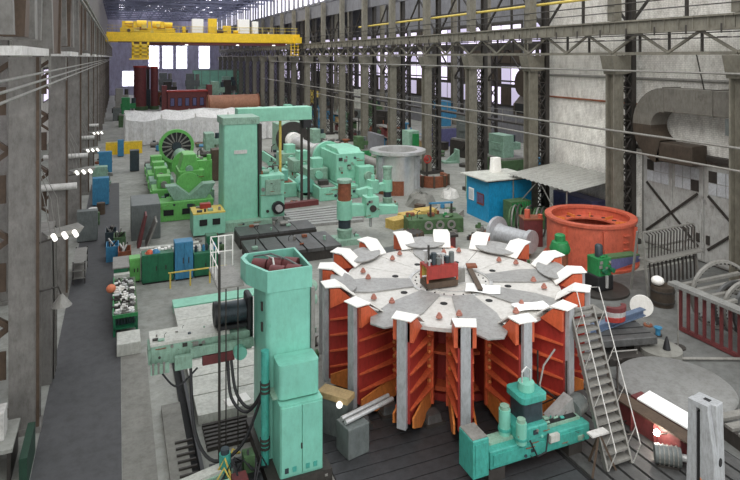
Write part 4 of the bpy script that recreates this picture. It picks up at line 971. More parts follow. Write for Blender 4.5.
tag(MB().box(-.6, .6, -2, 2, 0, 2.2).build('panel_crate', 'violet', bevel=.04, loc=(30.2, 33.6, 0)), 'violet grey crate under the tin canopy', 'crate')
tag(MB().box(-.7, .7, -.9, .9, 0, 1.1).build('panel_crate', 'green_army', bevel=.04, loc=(28.0, 34.6, 0)), 'olive crate under the tin canopy beside the violet crate', 'crate')
tag(MB().cyl((-.7, 0, .25), (.7, 0, .25), .25, 12).build('pale_roll', 'pipe_white', smooth=True, loc=(28.5, 32.2, 0), rz=.5), 'pale roll lying under the tin canopy', 'roll')
# spool and coils behind the spider
t = thing('turbine_shaft', 'grey flanged turbine shaft lying behind the rotor spider', 'shaft', (21.85, 31.7, 1.0), math.radians(-72))
MB().lathe([(0, 0), (.98, 0), (1.0, .04), (1.0, .22), (.62, .3), (.55, .6), (.55, 2.3), (.68, 2.45), (.68, 2.7), (.4, 2.72), (0, 2.72)], 32, closed_prof=False, axis='x').build('forging', 'steel_bar', t, smooth=True)
for x in (.7, 2.1): MB().extr([(-.6, -1.0), (.6, -1.0), (.5, -.5), (-.5, -.5)], 'x', x-.12, x+.12).build('chock', 'wood', t)
t2 = thing('turbine_shaft', 'small grey flanged shaft end left of the large turbine shaft', 'shaft', (20.3, 31.5, .55), math.radians(-72))
MB().lathe([(0, 0), (.5, 0), (.5, .15), (.25, .2), (.25, 1.4), (0, 1.4)], 20, closed_prof=False, axis='x').build('forging', 'steel_bar', t2, smooth=True)
MB().box(.3, 1.2, -.3, .3, -.55, -.24).build('chock', 'wood', t2)
for k_ in range(9):
    r = .85 + .05*(k_ % 3)
    t = tag(MB().tube([(.0, r*math.cos(i*PI/12), r*math.sin(i*PI/12)) for i in range(24)], .06, 6, True).build('hose_coil', ('green_army', 'pipe_grey', 'dark_steel')[k_ % 3], smooth=True, loc=(24.7 + k_*.17, 33.9 + .1*(k_ % 2) - k_*.2, .96 + .05*(k_ % 3)), rz=math.radians(-50)), '%s coiled ring from the turbine shaft in the row before the tin canopy' % ORD[k_], 'coil', 'coiled rings beside the turbine shaft')
# green fixture with round holes, pallets, yellow beams
t = thing('green_fixture', 'dark green fixture bed with round holes behind the rotor spider', 'fixture', (20.0, 36.4, 0), math.radians(-12))
MB().box(-1.9, 2.0, -.6, .8, 0, 1.0).build('bed', 'green_army', t, bevel=.05)
for x in (-.5, .3, 1.1): MB().lathe([(.16, 0), (.3, 0), (.3, .08), (.16, .08)], 18, axis='y').build('bore_ring', 'pipe_grey', t, loc=(x, -.7, .6))
for x in (-.2, 1.3): MB().box(x-.06, x+.06, -.1, 0, 1.0, 2.0).build('post', 'dark_steel', t)
MB().box(-.3, 1.4, -.12, .02, 1.9, 2.0).build('cross_bar', 'blue', t)
for k_, (x, y, rz) in enumerate(((18.2, 38.3, .3), (19.6, 39.2, .15), (21.2, 39.8, .1))):
    t = thing('timber_stack', '%s stack of yellow timber behind the green fixture' % ('leftmost', 'middle', 'rightmost')[k_], 'timber', (x, y, 0), rz)
    for a in range(3):
        for b in range(3): MB().box(-.75, .75, -.45 + b*.32, -.17 + b*.32, a*.22, .2 + a*.22).build('plank', 'wood_yellow', t)
for k_ in range(14):
    x, y = 21.8 + random.uniform(-1.2, 2.2), 34.6 + random.uniform(-1.2, 1.2)
    m = MB(); L = random.uniform(.5, 1.1); m.bar((-L/2, 0, .12), (L/2, 0, .12), .18, .22); m.cyl((0, 0, 0), (0, 0, .4), .12, 8)
    tag(m.build('scrap_part', random.choice(['green_army', 'dark_steel', 'pipe_grey', 'rust']), loc=(x, y, 0), rz=random.uniform(0, 3)), '%s loose machine part of the heap behind the rotor spider' % ORD[k_], 'part', 'machine parts heaped behind the spider')
t = thing('red_pump', 'small red pump behind the top of the spider', 'pump', (19.3, 32.9, 0))
MB().cyl((0, 0, 0), (0, 0, .7), .35, 12).build('barrel', 'maroon', t, smooth=True); MB().box(-.4, .4, -.3, .3, .7, .85).build('lid', 'dark_steel', t)
t = thing('toothed_hub', 'dark toothed hub on a round base behind the spider', 'hub', (17.0, 33.6, 0))
MB().lathe([(0, 0), (1.25, 0), (1.25, .12), (.9, .25), (0, .25)], 28, closed_prof=False).build('base', 'plate_grey', t, smooth=True)
MB().lathe([(0, .25), (.75, .25), (.62, 1.05), (.4, 1.05), (0, 1.0)], 24, closed_prof=False).build('hub', 'dark_steel', t, smooth=True)
for k_ in range(12): MB().bar((.78*math.cos(k_*PI/6), .78*math.sin(k_*PI/6), .25), (.6*math.cos(k_*PI/6), .6*math.sin(k_*PI/6), 1.1), .12, .1).build('tooth', 'brown_steel', t)
# ================================================================ RADIAL DRILLS mint
def radial(name, label, loc, rz, sc_=1., sleeve='rust'):
    t = thing(name, label, 'machine tool', loc, rz)
    MB().rbox(-.9, 1.0, -.7, .7, 0, .35, .1, 2).build('base', 'mint_old', t)
    MB().lathe([(.42, .35), (.5, .9), (.36, 1.0), (0, 1.0), (0, .35)], 20, closed_prof=False).build('foot', 'mint_old', t, smooth=True)
    MB().cyl((0, 0, 1.0), (0, 0, 1.55), .4, 18).build('lower_sleeve', 'motor_dark', t, smooth=True)
    MB().cyl((0, 0, 1.55), (0, 0, 2.75), .5, 18).build('clamp_sleeve', 'mint_light', t, smooth=True)
    MB().cyl((0, 0, 2.75), (0, 0, 3.9), .42, 18).build('column', sleeve, t, smooth=True)
    MB().cyl((0, 0, 3.9), (0, 0, 4.1), .5, 18).build('cap', 'mint_old', t, smooth=True)
    MB().extr([(.4, 1.7), (.4, 2.5), (3.6, 2.15), (3.6, 1.65)], 'y', -.3, .3).build('arm', 'mint_light', t, bevel=.03)
    h = MB().rbox(1.3, 2.2, -.55, .45, 1.6, 2.9, .08, 2).build('head', 'mint_light', t)
    MB().cyl((1.75, 0, 2.9), (1.75, 0, 3.4), .2, 12).build('head_motor', 'mint_light', h, smooth=True); MB().cyl((1.75, -.1, 1.6), (1.75, -.1, .9), .1, 10).build('spindle', 'polished', h)
    MB().cyl((1.75, -.55, 2.2), (1.75, -.65, 2.2), .22, 12).build('handwheel', 'dark_steel', h)
    return t
radial('radial_drill', 'mint radial drill with rust brown column behind the spider', (13.5, 36.4, 0), math.radians(-4))
tag(MB().box(-1.3, 1.3, -1.1, 1.1, 0, .5).build('dark_block', 'plate_grey', bevel=.03, loc=(14.4, 31.9, 0), rz=.15), 'dark grey block table at the foot of the mint radial drill', 'block')
radial('radial_drill', 'second pale green radial drill beside the silver drum', (20.0, 44.0, 0), math.radians(190), sleeve='mint_old').scale = (.8, .8, .78)
# white table with red parts left of the spider
t = thing('layout_table', 'grey layout table with slots behind the spider', 'table', (17.2, 29.0, 0), math.radians(-10))
MB().box(-2.2, 1.6, -1.3, 1.3, .5, .8).build('top', 'spider_grey', t)
for x in (-1.8, 1.2): MB().box(x-.3, x+.3, -1.1, 1.1, 0, .5).build('pedestal', 'dark_steel', t)
for k_ in range(5): MB().box(-2.15, 1.55, -1.05 + k_*.5, -1.0 + k_*.5, .8, .806).build('slot', 'slot_dark', t)  # thin dark strips painted as groove shade on the table top
for k_, (x, y) in enumerate(((15.6, 29.6), (16.3, 29.2), (16.9, 28.8))):
    t = thing('valve_body', '%s red and orange valve body on the layout table' % ('left', 'middle', 'right')[k_], 'valve', (x, y, .81))
    MB().extr([(-.3, 0), (.3, 0), (.4, .35), (.2, .7), (-.2, .7), (-.4, .35)], 'y', -.22, .22).build('body', ('red', 'orange', 'orange')[k_], t, bevel=.03); MB().cyl((0, -.3, .35), (0, .3, .35), .17, 12).build('flange', 'white', t, smooth=True)
# ================================================================ SILVER DRUM
t = thing('steel_drum', 'large bright steel drum with a flanged rim in the middle of the hall', 'drum', (23.1, 48.6, 0))
MB().lathe([(1.75, 0), (1.95, 0), (1.95, .9), (1.95, 3.35), (2.5, 3.5), (2.5, 3.75), (1.75, 3.75)], 48).build('shell', 'drum_steel', t, smooth=True)
MB().lathe([(1.96, .02), (2.02, .02), (2.02, 1.25), (1.96, 1.25)], 40, a0=170, a1=260).build('rust_band', 'rust', t, smooth=True)
for a in (200, 300): 
    a = math.radians(a); MB().box(1.95, 2.2, -.25, .25, .5, 3.3).build('lug', 'steel_bar', t, rz=a)
MB().lathe([(0, .5), (1.75, .5), (1.75, .6), (0, .6)], 30, closed_prof=False).build('floor', 'dark_steel', t)
t = thing('rust_casting', 'open rusty curved casting right of the steel drum', 'casting', (27.2, 49.8, 0))
MB().lathe([(1.2, 0), (1.5, 0), (1.5, 1.0), (1.2, 1.0)], 20, a0=150, a1=380).build('shell', 'rust', t); 
for a in (170, 210, 250, 290, 330): MB().box(1.1, 1.7, -.08, .08, 0, 1.05).build('rib', 'brown_steel', t, rz=math.radians(a))
tag(MB().lathe([(0, 0), (1.3, 0), (.9, .7), (.3, 1.0), (0, 1.0)], 12, closed_prof=False).build('scrap_heap', 'lane_light', loc=(22.6, 43.2, 0)), 'grey heap of swarf beside the silver drum', 'heap')
tag(MB().lathe([(0, 0), (.9, 0), (.6, .5), (0, .75)], 9, closed_prof=False).build('scrap_heap', 'pipe_white', loc=(26.2, 44.8, 0)), 'pale heap of scrap left of the blue shed', 'heap')
for o in bpy.data.objects:
    if o.name.startswith('scrap_heap'):
        for v in o.data.vertices:
            if v.co.z > .05: v.co += Vector((random.uniform(-.18, .18), random.uniform(-.18, .18), random.uniform(-.12, .12)))
            else: v.co.x *= random.uniform(.8, 1.1); v.co.y *= random.uniform(.8, 1.1)
# long shafts lying left of the drum
for k_, (x, y, L, r, m_, la) in enumerate(((22.3, 62, 9, .6, 'steel_bar', 'long dark steel shaft lying behind the silver drum'), (24.6, 60, 11, .5, 'pipe_grey', 'pale thinner steel shaft lying behind the silver drum'))):
    t = thing('long_shaft', la, 'shaft', (x, y, .95), math.radians(92))
    MB().lathe([(0, -L/2), (r*.5, -L/2), (r*.5, -L/2+1.5), (r, -L/2+1.6), (r, L/2-2), (r*.6, L/2-1.9), (r*.6, L/2), (0, L/2)], 18, closed_prof=False, axis='x').build('forging', m_, t, smooth=True)
    for xx in (-L/3, L/3): MB().extr([(-.6, -.95), (.6, -.95), (.4, -r+.05), (-.4, -r+.05)], 'x', xx-.15, xx+.15).build('cradle', 'green_army', t)
# ================================================================ BACK MINT MILL
t = thing('boring_mill', 'tall pale mint boring mill column in the middle distance', 'machine tool', (0, 0, 0))
MB().rbox(6.75, 9.2, 42.4, 44.8, .6, 7.3, .12, 3, .04).build('column', 'mint_light', t, smooth=True)
MB().box(6.7, 9.3, 42.4, 45.0, 7.25, 7.75).build('cap', 'mint_old', t, bevel=.03)
MB().box(7.5, 8.4, 42.38, 42.46, 5.2, 5.45).build('nameplate', 'pipe_white', t)
MB().box(6.2, 10, 41.6, 45.6, 0, .6).build('base', 'mint_old', t)
b = MB().box(4.6, 6.7, 41.2, 43.2, .1, 1.5).build('drive_cabinet', 'mint_light', t, bevel=.03)
for x in (5.0, 5.85): MB().box(x, x+.5, 41.14, 41.2, .75, 1.15).build('opening', 'slot_dark', b)  # dark slabs on the cabinet front; shade of openings put into colour
MB().box(4.6, 6.7, 41.2, 43.2, 1.5, 1.58).build('cabinet_top', 'yellow_pale', b); MB().box(5.2, 5.9, 42.4, 42.9, 1.58, 1.9).build('red_box', 'red', b)
MB().box(9.25, 9.5, 42.6, 44.6, .6, 7.2).build('slide_way', 'dark_steel', t)
sd2 = MB().box(9.3, 11.0, 42.0, 44.4, .6, 3.6).build('saddle', 'mint_light', t, bevel=.05)
MB().box(9.6, 10.7, 41.9, 42.0, 2.2, 3.3).build('saddle_cover', 'mint_old', sd2, bevel=.02)
MB().cyl((10.5, 41.7, 1.3), (10.5, 42.0, 1.3), .45, 16).build('spindle_head', 'black', sd2, smooth=True); MB().cyl((10.5, 41.5, 1.3), (10.5, 41.7, 1.3), .25, 14).build('spindle_nose', 'polished', sd2, smooth=True)
t = thing('gantry_beam', 'pale mint horizontal gantry beam above and behind the tall mint column', 'gantry', (0, 0, 0))
MB().box(8.6, 14.6, 47.0, 48.4, 6.9, 7.95).build('beam', 'mint_light', t, bevel=.03)
MB().box(13.9, 14.5, 46.95, 48.2, 6.25, 6.9).build('end_box', 'black', t)
for x, m_ in ((9.2, 'mint_old'), (12.1, 'yellow_pale'), (13.9, 'dark_steel'), (14.5, 'dark_steel')): MB().box(x-.09, x+.09, 47.5, 47.68, 0, 6.9).build('post', m_, t)
for k_ in range(3):
    MB().box(9.1, 9.35, 47.6, 47.7, 2 + k_*1.5, 2.1 + k_*1.5).build('rung', 'mint_old', t)
# slotted work plates in front of it
t = thing('work_plates', 'dark slotted work plates before the tall mint column', 'plate', (0, 0, 0))
MB().box(7.0, 12.4, 33.9, 36.9, 0, .55).build('bed', 'dark_steel', t)
for k_ in range(5): MB().box(6.95 + k_*1.1, 7.95 + k_*1.1, 33.8, 36.9, .56, .75).build('plate', 'plate_grey', t)
MB().box(7.0, 12.0, 37.6, 39.6, 0, .7).build('bed', 'dark_steel', t)
for k_ in range(4): MB().box(7.0 + k_*1.25, 8.2 + k_*1.25, 37.6, 39.6, .7, .85).build('plate', 'plate_grey', t)
for k_ in range(7):
    tag(MB().box(-2.6, 2.6, -.22, .22, 0, .2).build('steel_plank', 'spider_grey', loc=(13.9 + .3*(k_ % 2), 40.8 + k_*.66, 0), rz=.02*(k_ - 3)), '%s long grey steel plank from the camera, right of the tall mint column' % ORD[k_], 'plank', 'steel planks right of the tall mint column')
tag(MB().box(-1.6, 1.6, -.25, .25, 0, .4).build('red_bar', 'maroon', loc=(13.4, 46.6, 0), rz=.1), 'maroon steel bar in front of the mint lathe', 'bar')
# ================================================================ GREEN CABINETS + benches by the aisle
def bigcab(label, x0, x1, y0, y1, h, m_):
    t = thing('control_cabinet', label, 'cabinet', ((x0+x1)/2, (y0+y1)/2, 0)); sx, sy = (x1-x0)/2, (y1-y0)/2
    MB().box(-sx, sx, -sy, sy, .08, h).build('body', m_, t, bevel=.02); MB().box(-sx+.05, sx-.05, -sy+.05, sy-.05, 0, .08).build('plinth', 'black', t)
    n = 2
    for k_ in range(n):
        d = MB().box(-sx + k_*sx*2/n + .02, -sx + (k_+1)*sx*2/n - .02, -sy-.03, -sy, .12, h-.05).build('door', m_, t); MB().box(-sx + (k_+.5)*sx - .02 + (.4*sx if k_ == 0 else 0), -sx + (k_+.5)*sx + .03 + (.4*sx if k_ == 0 else 0), -sy-.05, -sy-.03, h*.45, h*.6).build('handle', 'dark_steel', d)
    return t
bigcab('dark green control cabinet left of the blue cabinet', 1.15, 2.75, 33.7, 34.6, 1.55, 'green_dark')
bigcab('blue two-door control cabinet between the green ones', 2.8, 3.75, 33.6, 34.4, 2.05, 'blue')
bigcab('dark green control cabinet right of the blue cabinet', 3.8, 5.15, 33.7, 34.6, 1.3, 'green_dark')
bigcab('small bright green cabinet at the left end of the cabinet row', .55, 1.1, 34.2, 34.9, 1.3, 'lime')
bigcab('tall green cabinet end behind the cabinet row', 4.6, 5.2, 34.7, 35.4, 1.9, 'green_dark')
for x, m_, la in ((1.55, 'orange', 'orange'), (1.85, 'blue', 'blue')):
    t = thing('hard_hat', la + ' hard hat lying on the left green control cabinet', 'hard hat', (x, 34.0, 1.555))
    MB().lathe([(.2, 0), (.17, .1), (.1, .17), (0, .19)], 14, closed_prof=False).build('shell', m_, t, smooth=True); MB().lathe([(.18, 0), (.24, 0), (.24, .02), (.18, .02)], 14).build('brim', m_, t)
m = MB()
for k_ in range(6): m.box(-.5 + k_*.17, -.36 + k_*.17, -.12 + .05*(k_ % 2), .14 + .05*(k_ % 3), 0, .05 + .03*(k_ % 3))
tag(m.build('white_cloth', 'white', loc=(1.9, 33.66 + .3, 1.555)), 'white cloth spread on the front of the left green cabinet', 'cloth').location = (2.15, 34.35, 1.555)
for k_ in range(6):
    x = 3.95 + k_*.2; tag(MB().lathe([(0, 0), (.08, 0), (.08, .25), (.04, .35), (0, .38)], 8, closed_prof=False).build('tool_piece', ('motor_dark', 'white', 'blue')[k_ % 3], loc=(x, 34.1 + .1*(k_ % 2), 1.302)), '%s small tool from the left on the right green control cabinet' % ORD[k_], 'tool', 'tools on the right green cabinet')
t = thing('guard_rail', 'low yellow guard rail in front of the control cabinets', 'guard rail', (0, 0, 0))
MB().bar((2.4, 32.7, .8), (5.4, 32.7, .8), .06).build('rail', 'yellow_pale', t)
for x in (2.5, 3.5, 4.5, 5.3): MB().box(x-.04, x+.04, 32.66, 32.74, 0, .8).build('post', 'yellow_pale', t)
t = thing('roller_rails', 'pale steel rails lying behind the control cabinets', 'rails', (0, 0, 0))
for k_ in range(3): MB().box(1.2, 4.6, 36.6 + k_*.75, 36.95 + k_*.75, .2, .6).build('rail', 'white_plate', t)
for x in (1.5, 3.0, 4.4): MB().box(x-.1, x+.1, 36.5, 38.6, 0, .2).build('sleeper', 'dark_steel', t)
for x, y, la in ((.75, 36.4, 'left'), (1.45, 36.0, 'right')):
    tag(MB().lathe([(.15, -.2), (.4, -.2), (.4, -.1), (.28, -.08), (.28, .08), (.4, .1), (.4, .2), (.15, .2)], 18, axis='x').build('flanged_roller', 'rust', smooth=True, loc=(x, y, .41)), la + ' rusty flanged roller behind the bright green cabinet', 'roller', 'rollers behind the green cabinets')
# parts bench beside aisle
t = thing('parts_bench', 'long green parts bench covered with metal parts beside the aisle', 'bench', (.3, 30.3, 0))
MB().box(-.5, .5, -2.4, 2.4, .8, .86).build('top', 'green_army', t); MB().box(-.5, .5, -2.4, 2.4, .3, .35).build('shelf', 'green_dark', t)
for x in (-.45, .45):
    for y in (-2.35, 0, 2.35): MB().box(x-.05, x+.05, y-.05, y+.05, 0, .8).build('leg', 'green_dark', t)
MB().box(-.5, .5, -2.45, -2.4, .8, .95).build('lip', 'green_mid', t); MB().box(-.52, -.46, -2.4, 2.4, .86, .95).build('lip', 'green_mid', t)
for k_ in range(42):
    y = 28.1 + (k_ // 3)*.31; x = -.02 + (k_ % 3)*.3 + random.uniform(-.05, .05)
    m = MB(); L = random.uniform(.12, .2)
    if k_ % 3 == 0: m.cyl((-L, 0, .07), (L, 0, .07), .07, 8); m.cyl((L*.5, 0, .11), (L*.7, 0, .11), .11, 8)
    elif k_ % 3 == 1: m.box(-L, L, -.08, .08, 0, .1); m.box(-L*.5, L*.3, -.05, .05, .1, .2)
    else: m.lathe([(.05, 0), (.13, 0), (.13, .12), (.05, .12)], 10)
    tag(m.build('machined_part', random.choice(['polished', 'pipe_grey', 'white', 'dark_steel', 'green_army']), loc=(x, y, .862), rz=random.uniform(-.5, .5)), 'metal part on the long parts bench, %s row from its near end, %s' % (ORD[k_ // 3], ('aisle side', 'middle', 'far side')[k_ % 3]), 'part', 'metal parts on the long parts bench')
for k_ in range(8):
    tag(MB().lathe([(0, 0), (.055, 0), (.055, .2), (.03, .3), (0, .3)], 8, closed_prof=False).build('bottle', 'motor_dark', loc=(0 + .12*k_ - .1, 28.3, .352)), '%s dark bottle from the aisle on the lower shelf of the parts bench' % ORD[k_], 'bottle', 'bottles under the parts bench')
tag(MB().sphere((0, 0, .2), .22, 12, 8, .9).build('orange_cover', 'skin_orange', smooth=True, loc=(-.3, 30.6, .955)), 'rounded orange cover resting on the aisle edge of the parts bench', 'cover')
t = thing('side_locker', 'green locker with white top at the far end of the parts bench', 'locker', (.2, 34.3, 0))
MB().box(-.4, .3, -.8, 1.0, 0, 1.1).build('body', 'green_dark', t, bevel=.02); MB().box(-.45, .35, -.85, 1.05, 1.1, 1.16).build('top', 'pipe_grey', t); MB().box(-.4, .35, -1.2, -.85, 0, .9).build('step', 'white_plate', t)
tag(MB().box(-.5, .4, -.6, .6, 0, .5).build('concrete_block', 'white_plate', bevel=.03, loc=(.45, 26.6, 0)), 'pale block on the floor at the near end of the parts bench', 'block')
for i, (x, y, m_, la) in enumerate(((-.3, 38.8, 'blue', 'blue'), (.1, 40.6, 'green_army', 'olive'), (-.4, 42.0, 'motor_dark', 'dark'), (.35, 37.6, 'rust', 'rusty'))):
    t = thing('scrap_bin', la + ' scrap bin beside the aisle behind the parts bench', 'bin', (x, y, 0))
    m = MB(); m.box(-.35, .35, -.6, -.55, 0, .9); m.box(-.35, .35, .55, .6, 0, .9); m.box(-.35, -.3, -.55, .55, 0, .9); m.box(.3, .35, -.55, .55, 0, .9); m.box(-.3, .3, -.55, .55, 0, .6); m.build('tub', m_, t)
    for k_ in range(5): MB().bar((random.uniform(-.25, .25), random.uniform(-.4, .4), .6), (random.uniform(-.3, .3), random.uniform(-.5, .5), 1.15), .07).build('offcut', random.choice(['pipe_grey', 'pipe_white', 'dark_steel']), t)
t = thing('sheet_stand', 'maroon and grey sheet leaning on a stand before the lime lathe', 'stand', (1.6, 40.6, 0))
MB().extr([(-.5, 0), (-.3, 0), (.1, 2.0), (0, 2.0)], 'y', -.3, .9).build('red_sheet', 'maroon', t); MB().extr([(0, 0), (.1, 0), (.7, 1.6), (.6, 1.6)], 'y', -.6, 1.0).build('grey_sheet', 'pipe_grey', t)
tag(MB().box(-.9, .9, -1.6, 1.6, 0, 2.3).build('grey_panel_box', 'grey_cab', bevel=.03, loc=(1.7, 43.6, 0)), 'grey panelled box at the aisle end of the lime lathe', 'box')
# ================================================================ LIME LATHE
t = thing('heavy_lathe', 'lime green heavy lathe with a big faceplate beyond the cabinets', 'lathe', (4.6, 46, 0))
MB().box(-2.2, 2.0, 0, 1.6, 0, 1.4).build('bed', 'lime', t, bevel=.05)
for x in (-1.2, .1, 1.2): MB().box(x-.35, x+.35, -.06, 0, .45, .85).build('opening', 'slot_dark', t)  # solid dark panels; the shade inside the bed openings is painted
MB().box(-2.0, -.2, 1.6, 22, 0, .9).build('bed', 'lime', t, bevel=.05); MB().box(-1.9, -.4, 1.6, 22, .9, 1.0).build('way', 'pipe_grey', t)
h = MB().rbox(-.3, 1.6, 2.0, 5.0, 1.2, 3.2, .2, 3).build('headstock', 'lime', t, smooth=True)
MB().extr([(-.2, 3.2), (1.3, 3.2), (1.0, 4.4), (.1, 4.4)], 'y', 2.6, 4.6).build('gear_tower', 'lime', h, bevel=.05)
MB().rbox(1.1, 2.4, 3.4, 6.4, 1.2, 3.7, .15, 3).build('gear_case', 'lime', h)
MB().cyl((.5, 2.5, 3.3), (.5, 2.1, 3.3), .28, 14).build('end_cap', 'mint_old', h, smooth=True)
MB().cyl((.5, 1.9, 2.4), (.5, 2.1, 2.4), .2, 12).build('end_cap', 'pipe_grey', h, smooth=True)
# V cradle
MB().extr([(-.8, 1.4), (1.5, 1.4), (2.2, 2.5), (1.3, 2.5), (.35, 1.7), (-.6, 2.5), (-1.4, 2.5)], 'y', .3, 1.3).build('cradle', 'mint_old', t, bevel=.03)
MB().lathe([(0, 0), (.9, 0), (.9, .3), (0, .3)], 20, closed_prof=False, axis='y').build('gear_wheel', 'lime', t, smooth=True, loc=(.35, 1.4, 2.3))
# carriages
for k_, (y, m_) in enumerate(((2.8, 'lime'), (6.5, 'mint_old'), (9.5, 'lime'), (13, 'mint_old'))):
    c = MB().box(-2.2, -.3, y, y+2.2, 1.0, 1.8).build('carriage', m_, t, bevel=.06)
    MB().rbox(-1.8, -.8, y+.5, y+1.6, 1.8, 2.7, .1, 2).build('tool_post', 'lime', c); MB().cyl((-1.3, y+.2, 2.1), (-1.3, y+.5, 2.1), .25, 12).build('handwheel', 'pipe_grey', c); MB().box(-2.3, -2.2, y+.3, y+1.6, 1.1, 1.6).build('apron', 'lime', c)
# green disc and spoked faceplate
MB().lathe([(0, 0), (1.2, 0), (1.2, .35), (0, .35)], 36, closed_prof=False, axis='y').build('chuck_disc', 'lime', t, smooth=True, loc=(.9, 8.5, 2.6))
MB().lathe([(0, .35), (.6, .35), (.6, 6), (0, 6)], 20, closed_prof=False, axis='y').build('spindle', 'mint_old', t, smooth=True, loc=(.9, 8.5, 2.6))
fpz = MB().lathe([(1.45, 0), (1.75, 0), (1.75, .5), (1.45, .5)], 40, axis='y').build('faceplate_rim', 'lime', t, smooth=True, loc=(1.0, 19, 2.75))
MB().lathe([(0, .15), (1.46, .15), (1.46, .3), (0, .3)], 32, closed_prof=False, axis='y').build('faceplate_disc', 'black', fpz)
for k_ in range(16):
    a = k_*PI/8; MB().bar((.5*math.cos(a), .08, .5*math.sin(a)), (1.46*math.cos(a), .08, 1.46*math.sin(a)), .08, .14).build('spoke', 'pipe_grey', fpz)
MB().cyl((0, -.1, 0), (0, .2, 0), .45, 14).build('hub', 'motor_dark', fpz)
MB().rbox(-.4, 2.2, 19.8, 24, 0, 2.9, .2, 3).build('far_headstock', 'lime', t)
MB().box(-3.0, -2.2, 1.5, 2.3, 0, .9).build('trolley', 'dark_steel', t)
MB().cyl((-2.6, 1.3, .25), (-2.6, 1.45, .25), .25, 12).build('trolley_wheel', 'rust', t)
for k_ in range(5): MB().box(2.0, 2.8, 5 + k_*1.4, 6 + k_*1.4, 0, 1.0 + .3*(k_ % 3)).build('gear_cover', ('mint_old', 'green_army', 'lime')[k_ % 3], t, bevel=.04)
# machine between lime lathe and back mill (yellow and dark)
cabinet('tool_cabinet', 'brown tool cabinet with yellow drawers behind the lime lathe', (9.2, 60, 0), 1.6, 1.4, 3.0, 'brown_steel', 1)
t = thing('yellow_cabinet', 'pale yellow cabinet behind the tall mint column', 'cabinet', (11.2, 60, 0))
MB().box(-1.2, 1.2, -.8, .8, 0, 2.6).build('body', 'mint_old', t); MB().box(-1.0, 1.0, -.86, -.8, 1.2, 2.3).build('panel', 'yellow', t); MB().box(-1.0, 1.0, -.86, -.8, .3, .9).build('lower_panel', 'dark_steel', t)
for k_ in range(3): MB().box(-1.2, 1.2, -1.2, -.85, 2.6 + k_*.02, 2.64 + k_*.02).build('shelf', 'yellow_pale', t)
# ================================================================ MINT LATHE to the right
t = thing('heavy_lathe', 'pale mint heavy lathe turning a bright steel shaft', 'lathe', (18.0, 47.2, 0))
MB().box(-2.6, -1.0, .3, 22, 0, 1.1).build('bed', 'mint_light', t, bevel=.05); MB().box(-.8, .9, .3, 22, 0, 1.1).build('bed', 'mint_light', t, bevel=.05)
MB().box(-2.4, -1.2, .4, 22, 1.1, 1.2).build('way', 'pipe_grey', t); MB().box(-.6, .7, 4, 22, 1.1, 1.2).build('way', 'rust', t)
h = MB().rbox(-.7, 2.0, 1.5, 6.0, 1.2, 3.6, .2, 3).build('headstock', 'mint_light', t)
MB().extr([(1.5, 3.6), (5.5, 3.6), (5.2, 4.0), (2.2, 4.0)], 'x', -.4, 1.7).build('headstock_cover', 'mint_light', h, bevel=.05)
for x in (-.3, .5, 1.2): MB().cyl((x, 1.5, 2.4), (x, 1.3, 2.4), .18, 12).build('dial', 'mint_old', h)
MB().box(1.0, 2.4, .4, 1.4, 0, 2.6).build('gear_box', 'mint_light', t, bevel=.06); MB().cyl((1.8, .4, 1.8), (1.8, .1, 1.8), .4, 14).build('gear_box_cap', 'mint_old', t, smooth=True)
MB().lathe([(0, 0), (1.5, 0), (1.5, .4), (0, .4)], 32, closed_prof=False, axis='y').build('faceplate', 'mint_light', t, smooth=True, loc=(.2, 6.1, 2.6))
sh = MB().lathe([(0, 0), (.4, 0), (.4, 2.5), (.85, 2.6), (.85, 3.3), (.6, 3.4), (.6, 11), (0, 11)], 24, closed_prof=False, axis='y').build('shaft', 'polished', t, smooth=True, loc=(.2, 6.5, 2.6))
MB().lathe([(.6, 0), (.95, 0), (.95, 1.2), (.6, 1.2)], 24, axis='y').build('collar', 'white', t, smooth=True, loc=(.2, 17.4, 2.6))
MB().rbox(-1.4, 2.0, 18.8, 22, 1.1, 4.4, .2, 3).build('tailstock', 'mint_old', t)
MB().lathe([(.9, 0), (1.9, 0), (1.9, .4), (.9, .4)], 32, axis='y').build('chuck_ring', 'dark_steel', t, smooth=True, loc=(.2, 18.5, 2.8))
for y in (3, 7.5, 12):
    c = MB().rbox(-2.8, -.9, y, y+2.4, 1.2, 2.2, .15, 2).build('carriage', 'mint_old', t); MB().rbox(-2.2, -1.2, y+.5, y+1.7, 2.2, 3.0, .1, 2).build('tool_post', 'mint_light', c); MB().cyl((-1.8, y, 1.7), (-1.8, y-.25, 1.7), .35, 12).build('handwheel', 'mint_light', c, smooth=True)
MB().cyl((-3.1, 2.2, .9), (-3.1, 3.8, .9), .75, 16).build('drive_motor', 'mint', t, smooth=True)
MB().box(-3.8, -2.7, 2.2, 4.0, 0, .4).build('motor_base', 'mint_old', t)
t = thing('oil_tank', 'pale mint low machine base with slots left of the mint lathe', 'machine base', (13.0, 51.5, 0))
MB().box(-1.0, 1.2, -1.5, 3.5, 0, 1.2).build('body', 'mint_light', t, bevel=.05); MB().box(-.7, .9, -1.2, 3.2, 1.2, 1.26).build('top_plate', 'rust', t); MB().box(-.5, .6, -.8, .5, 1.26, 2.2).build('valve_head', 'mint', t, bevel=.05)
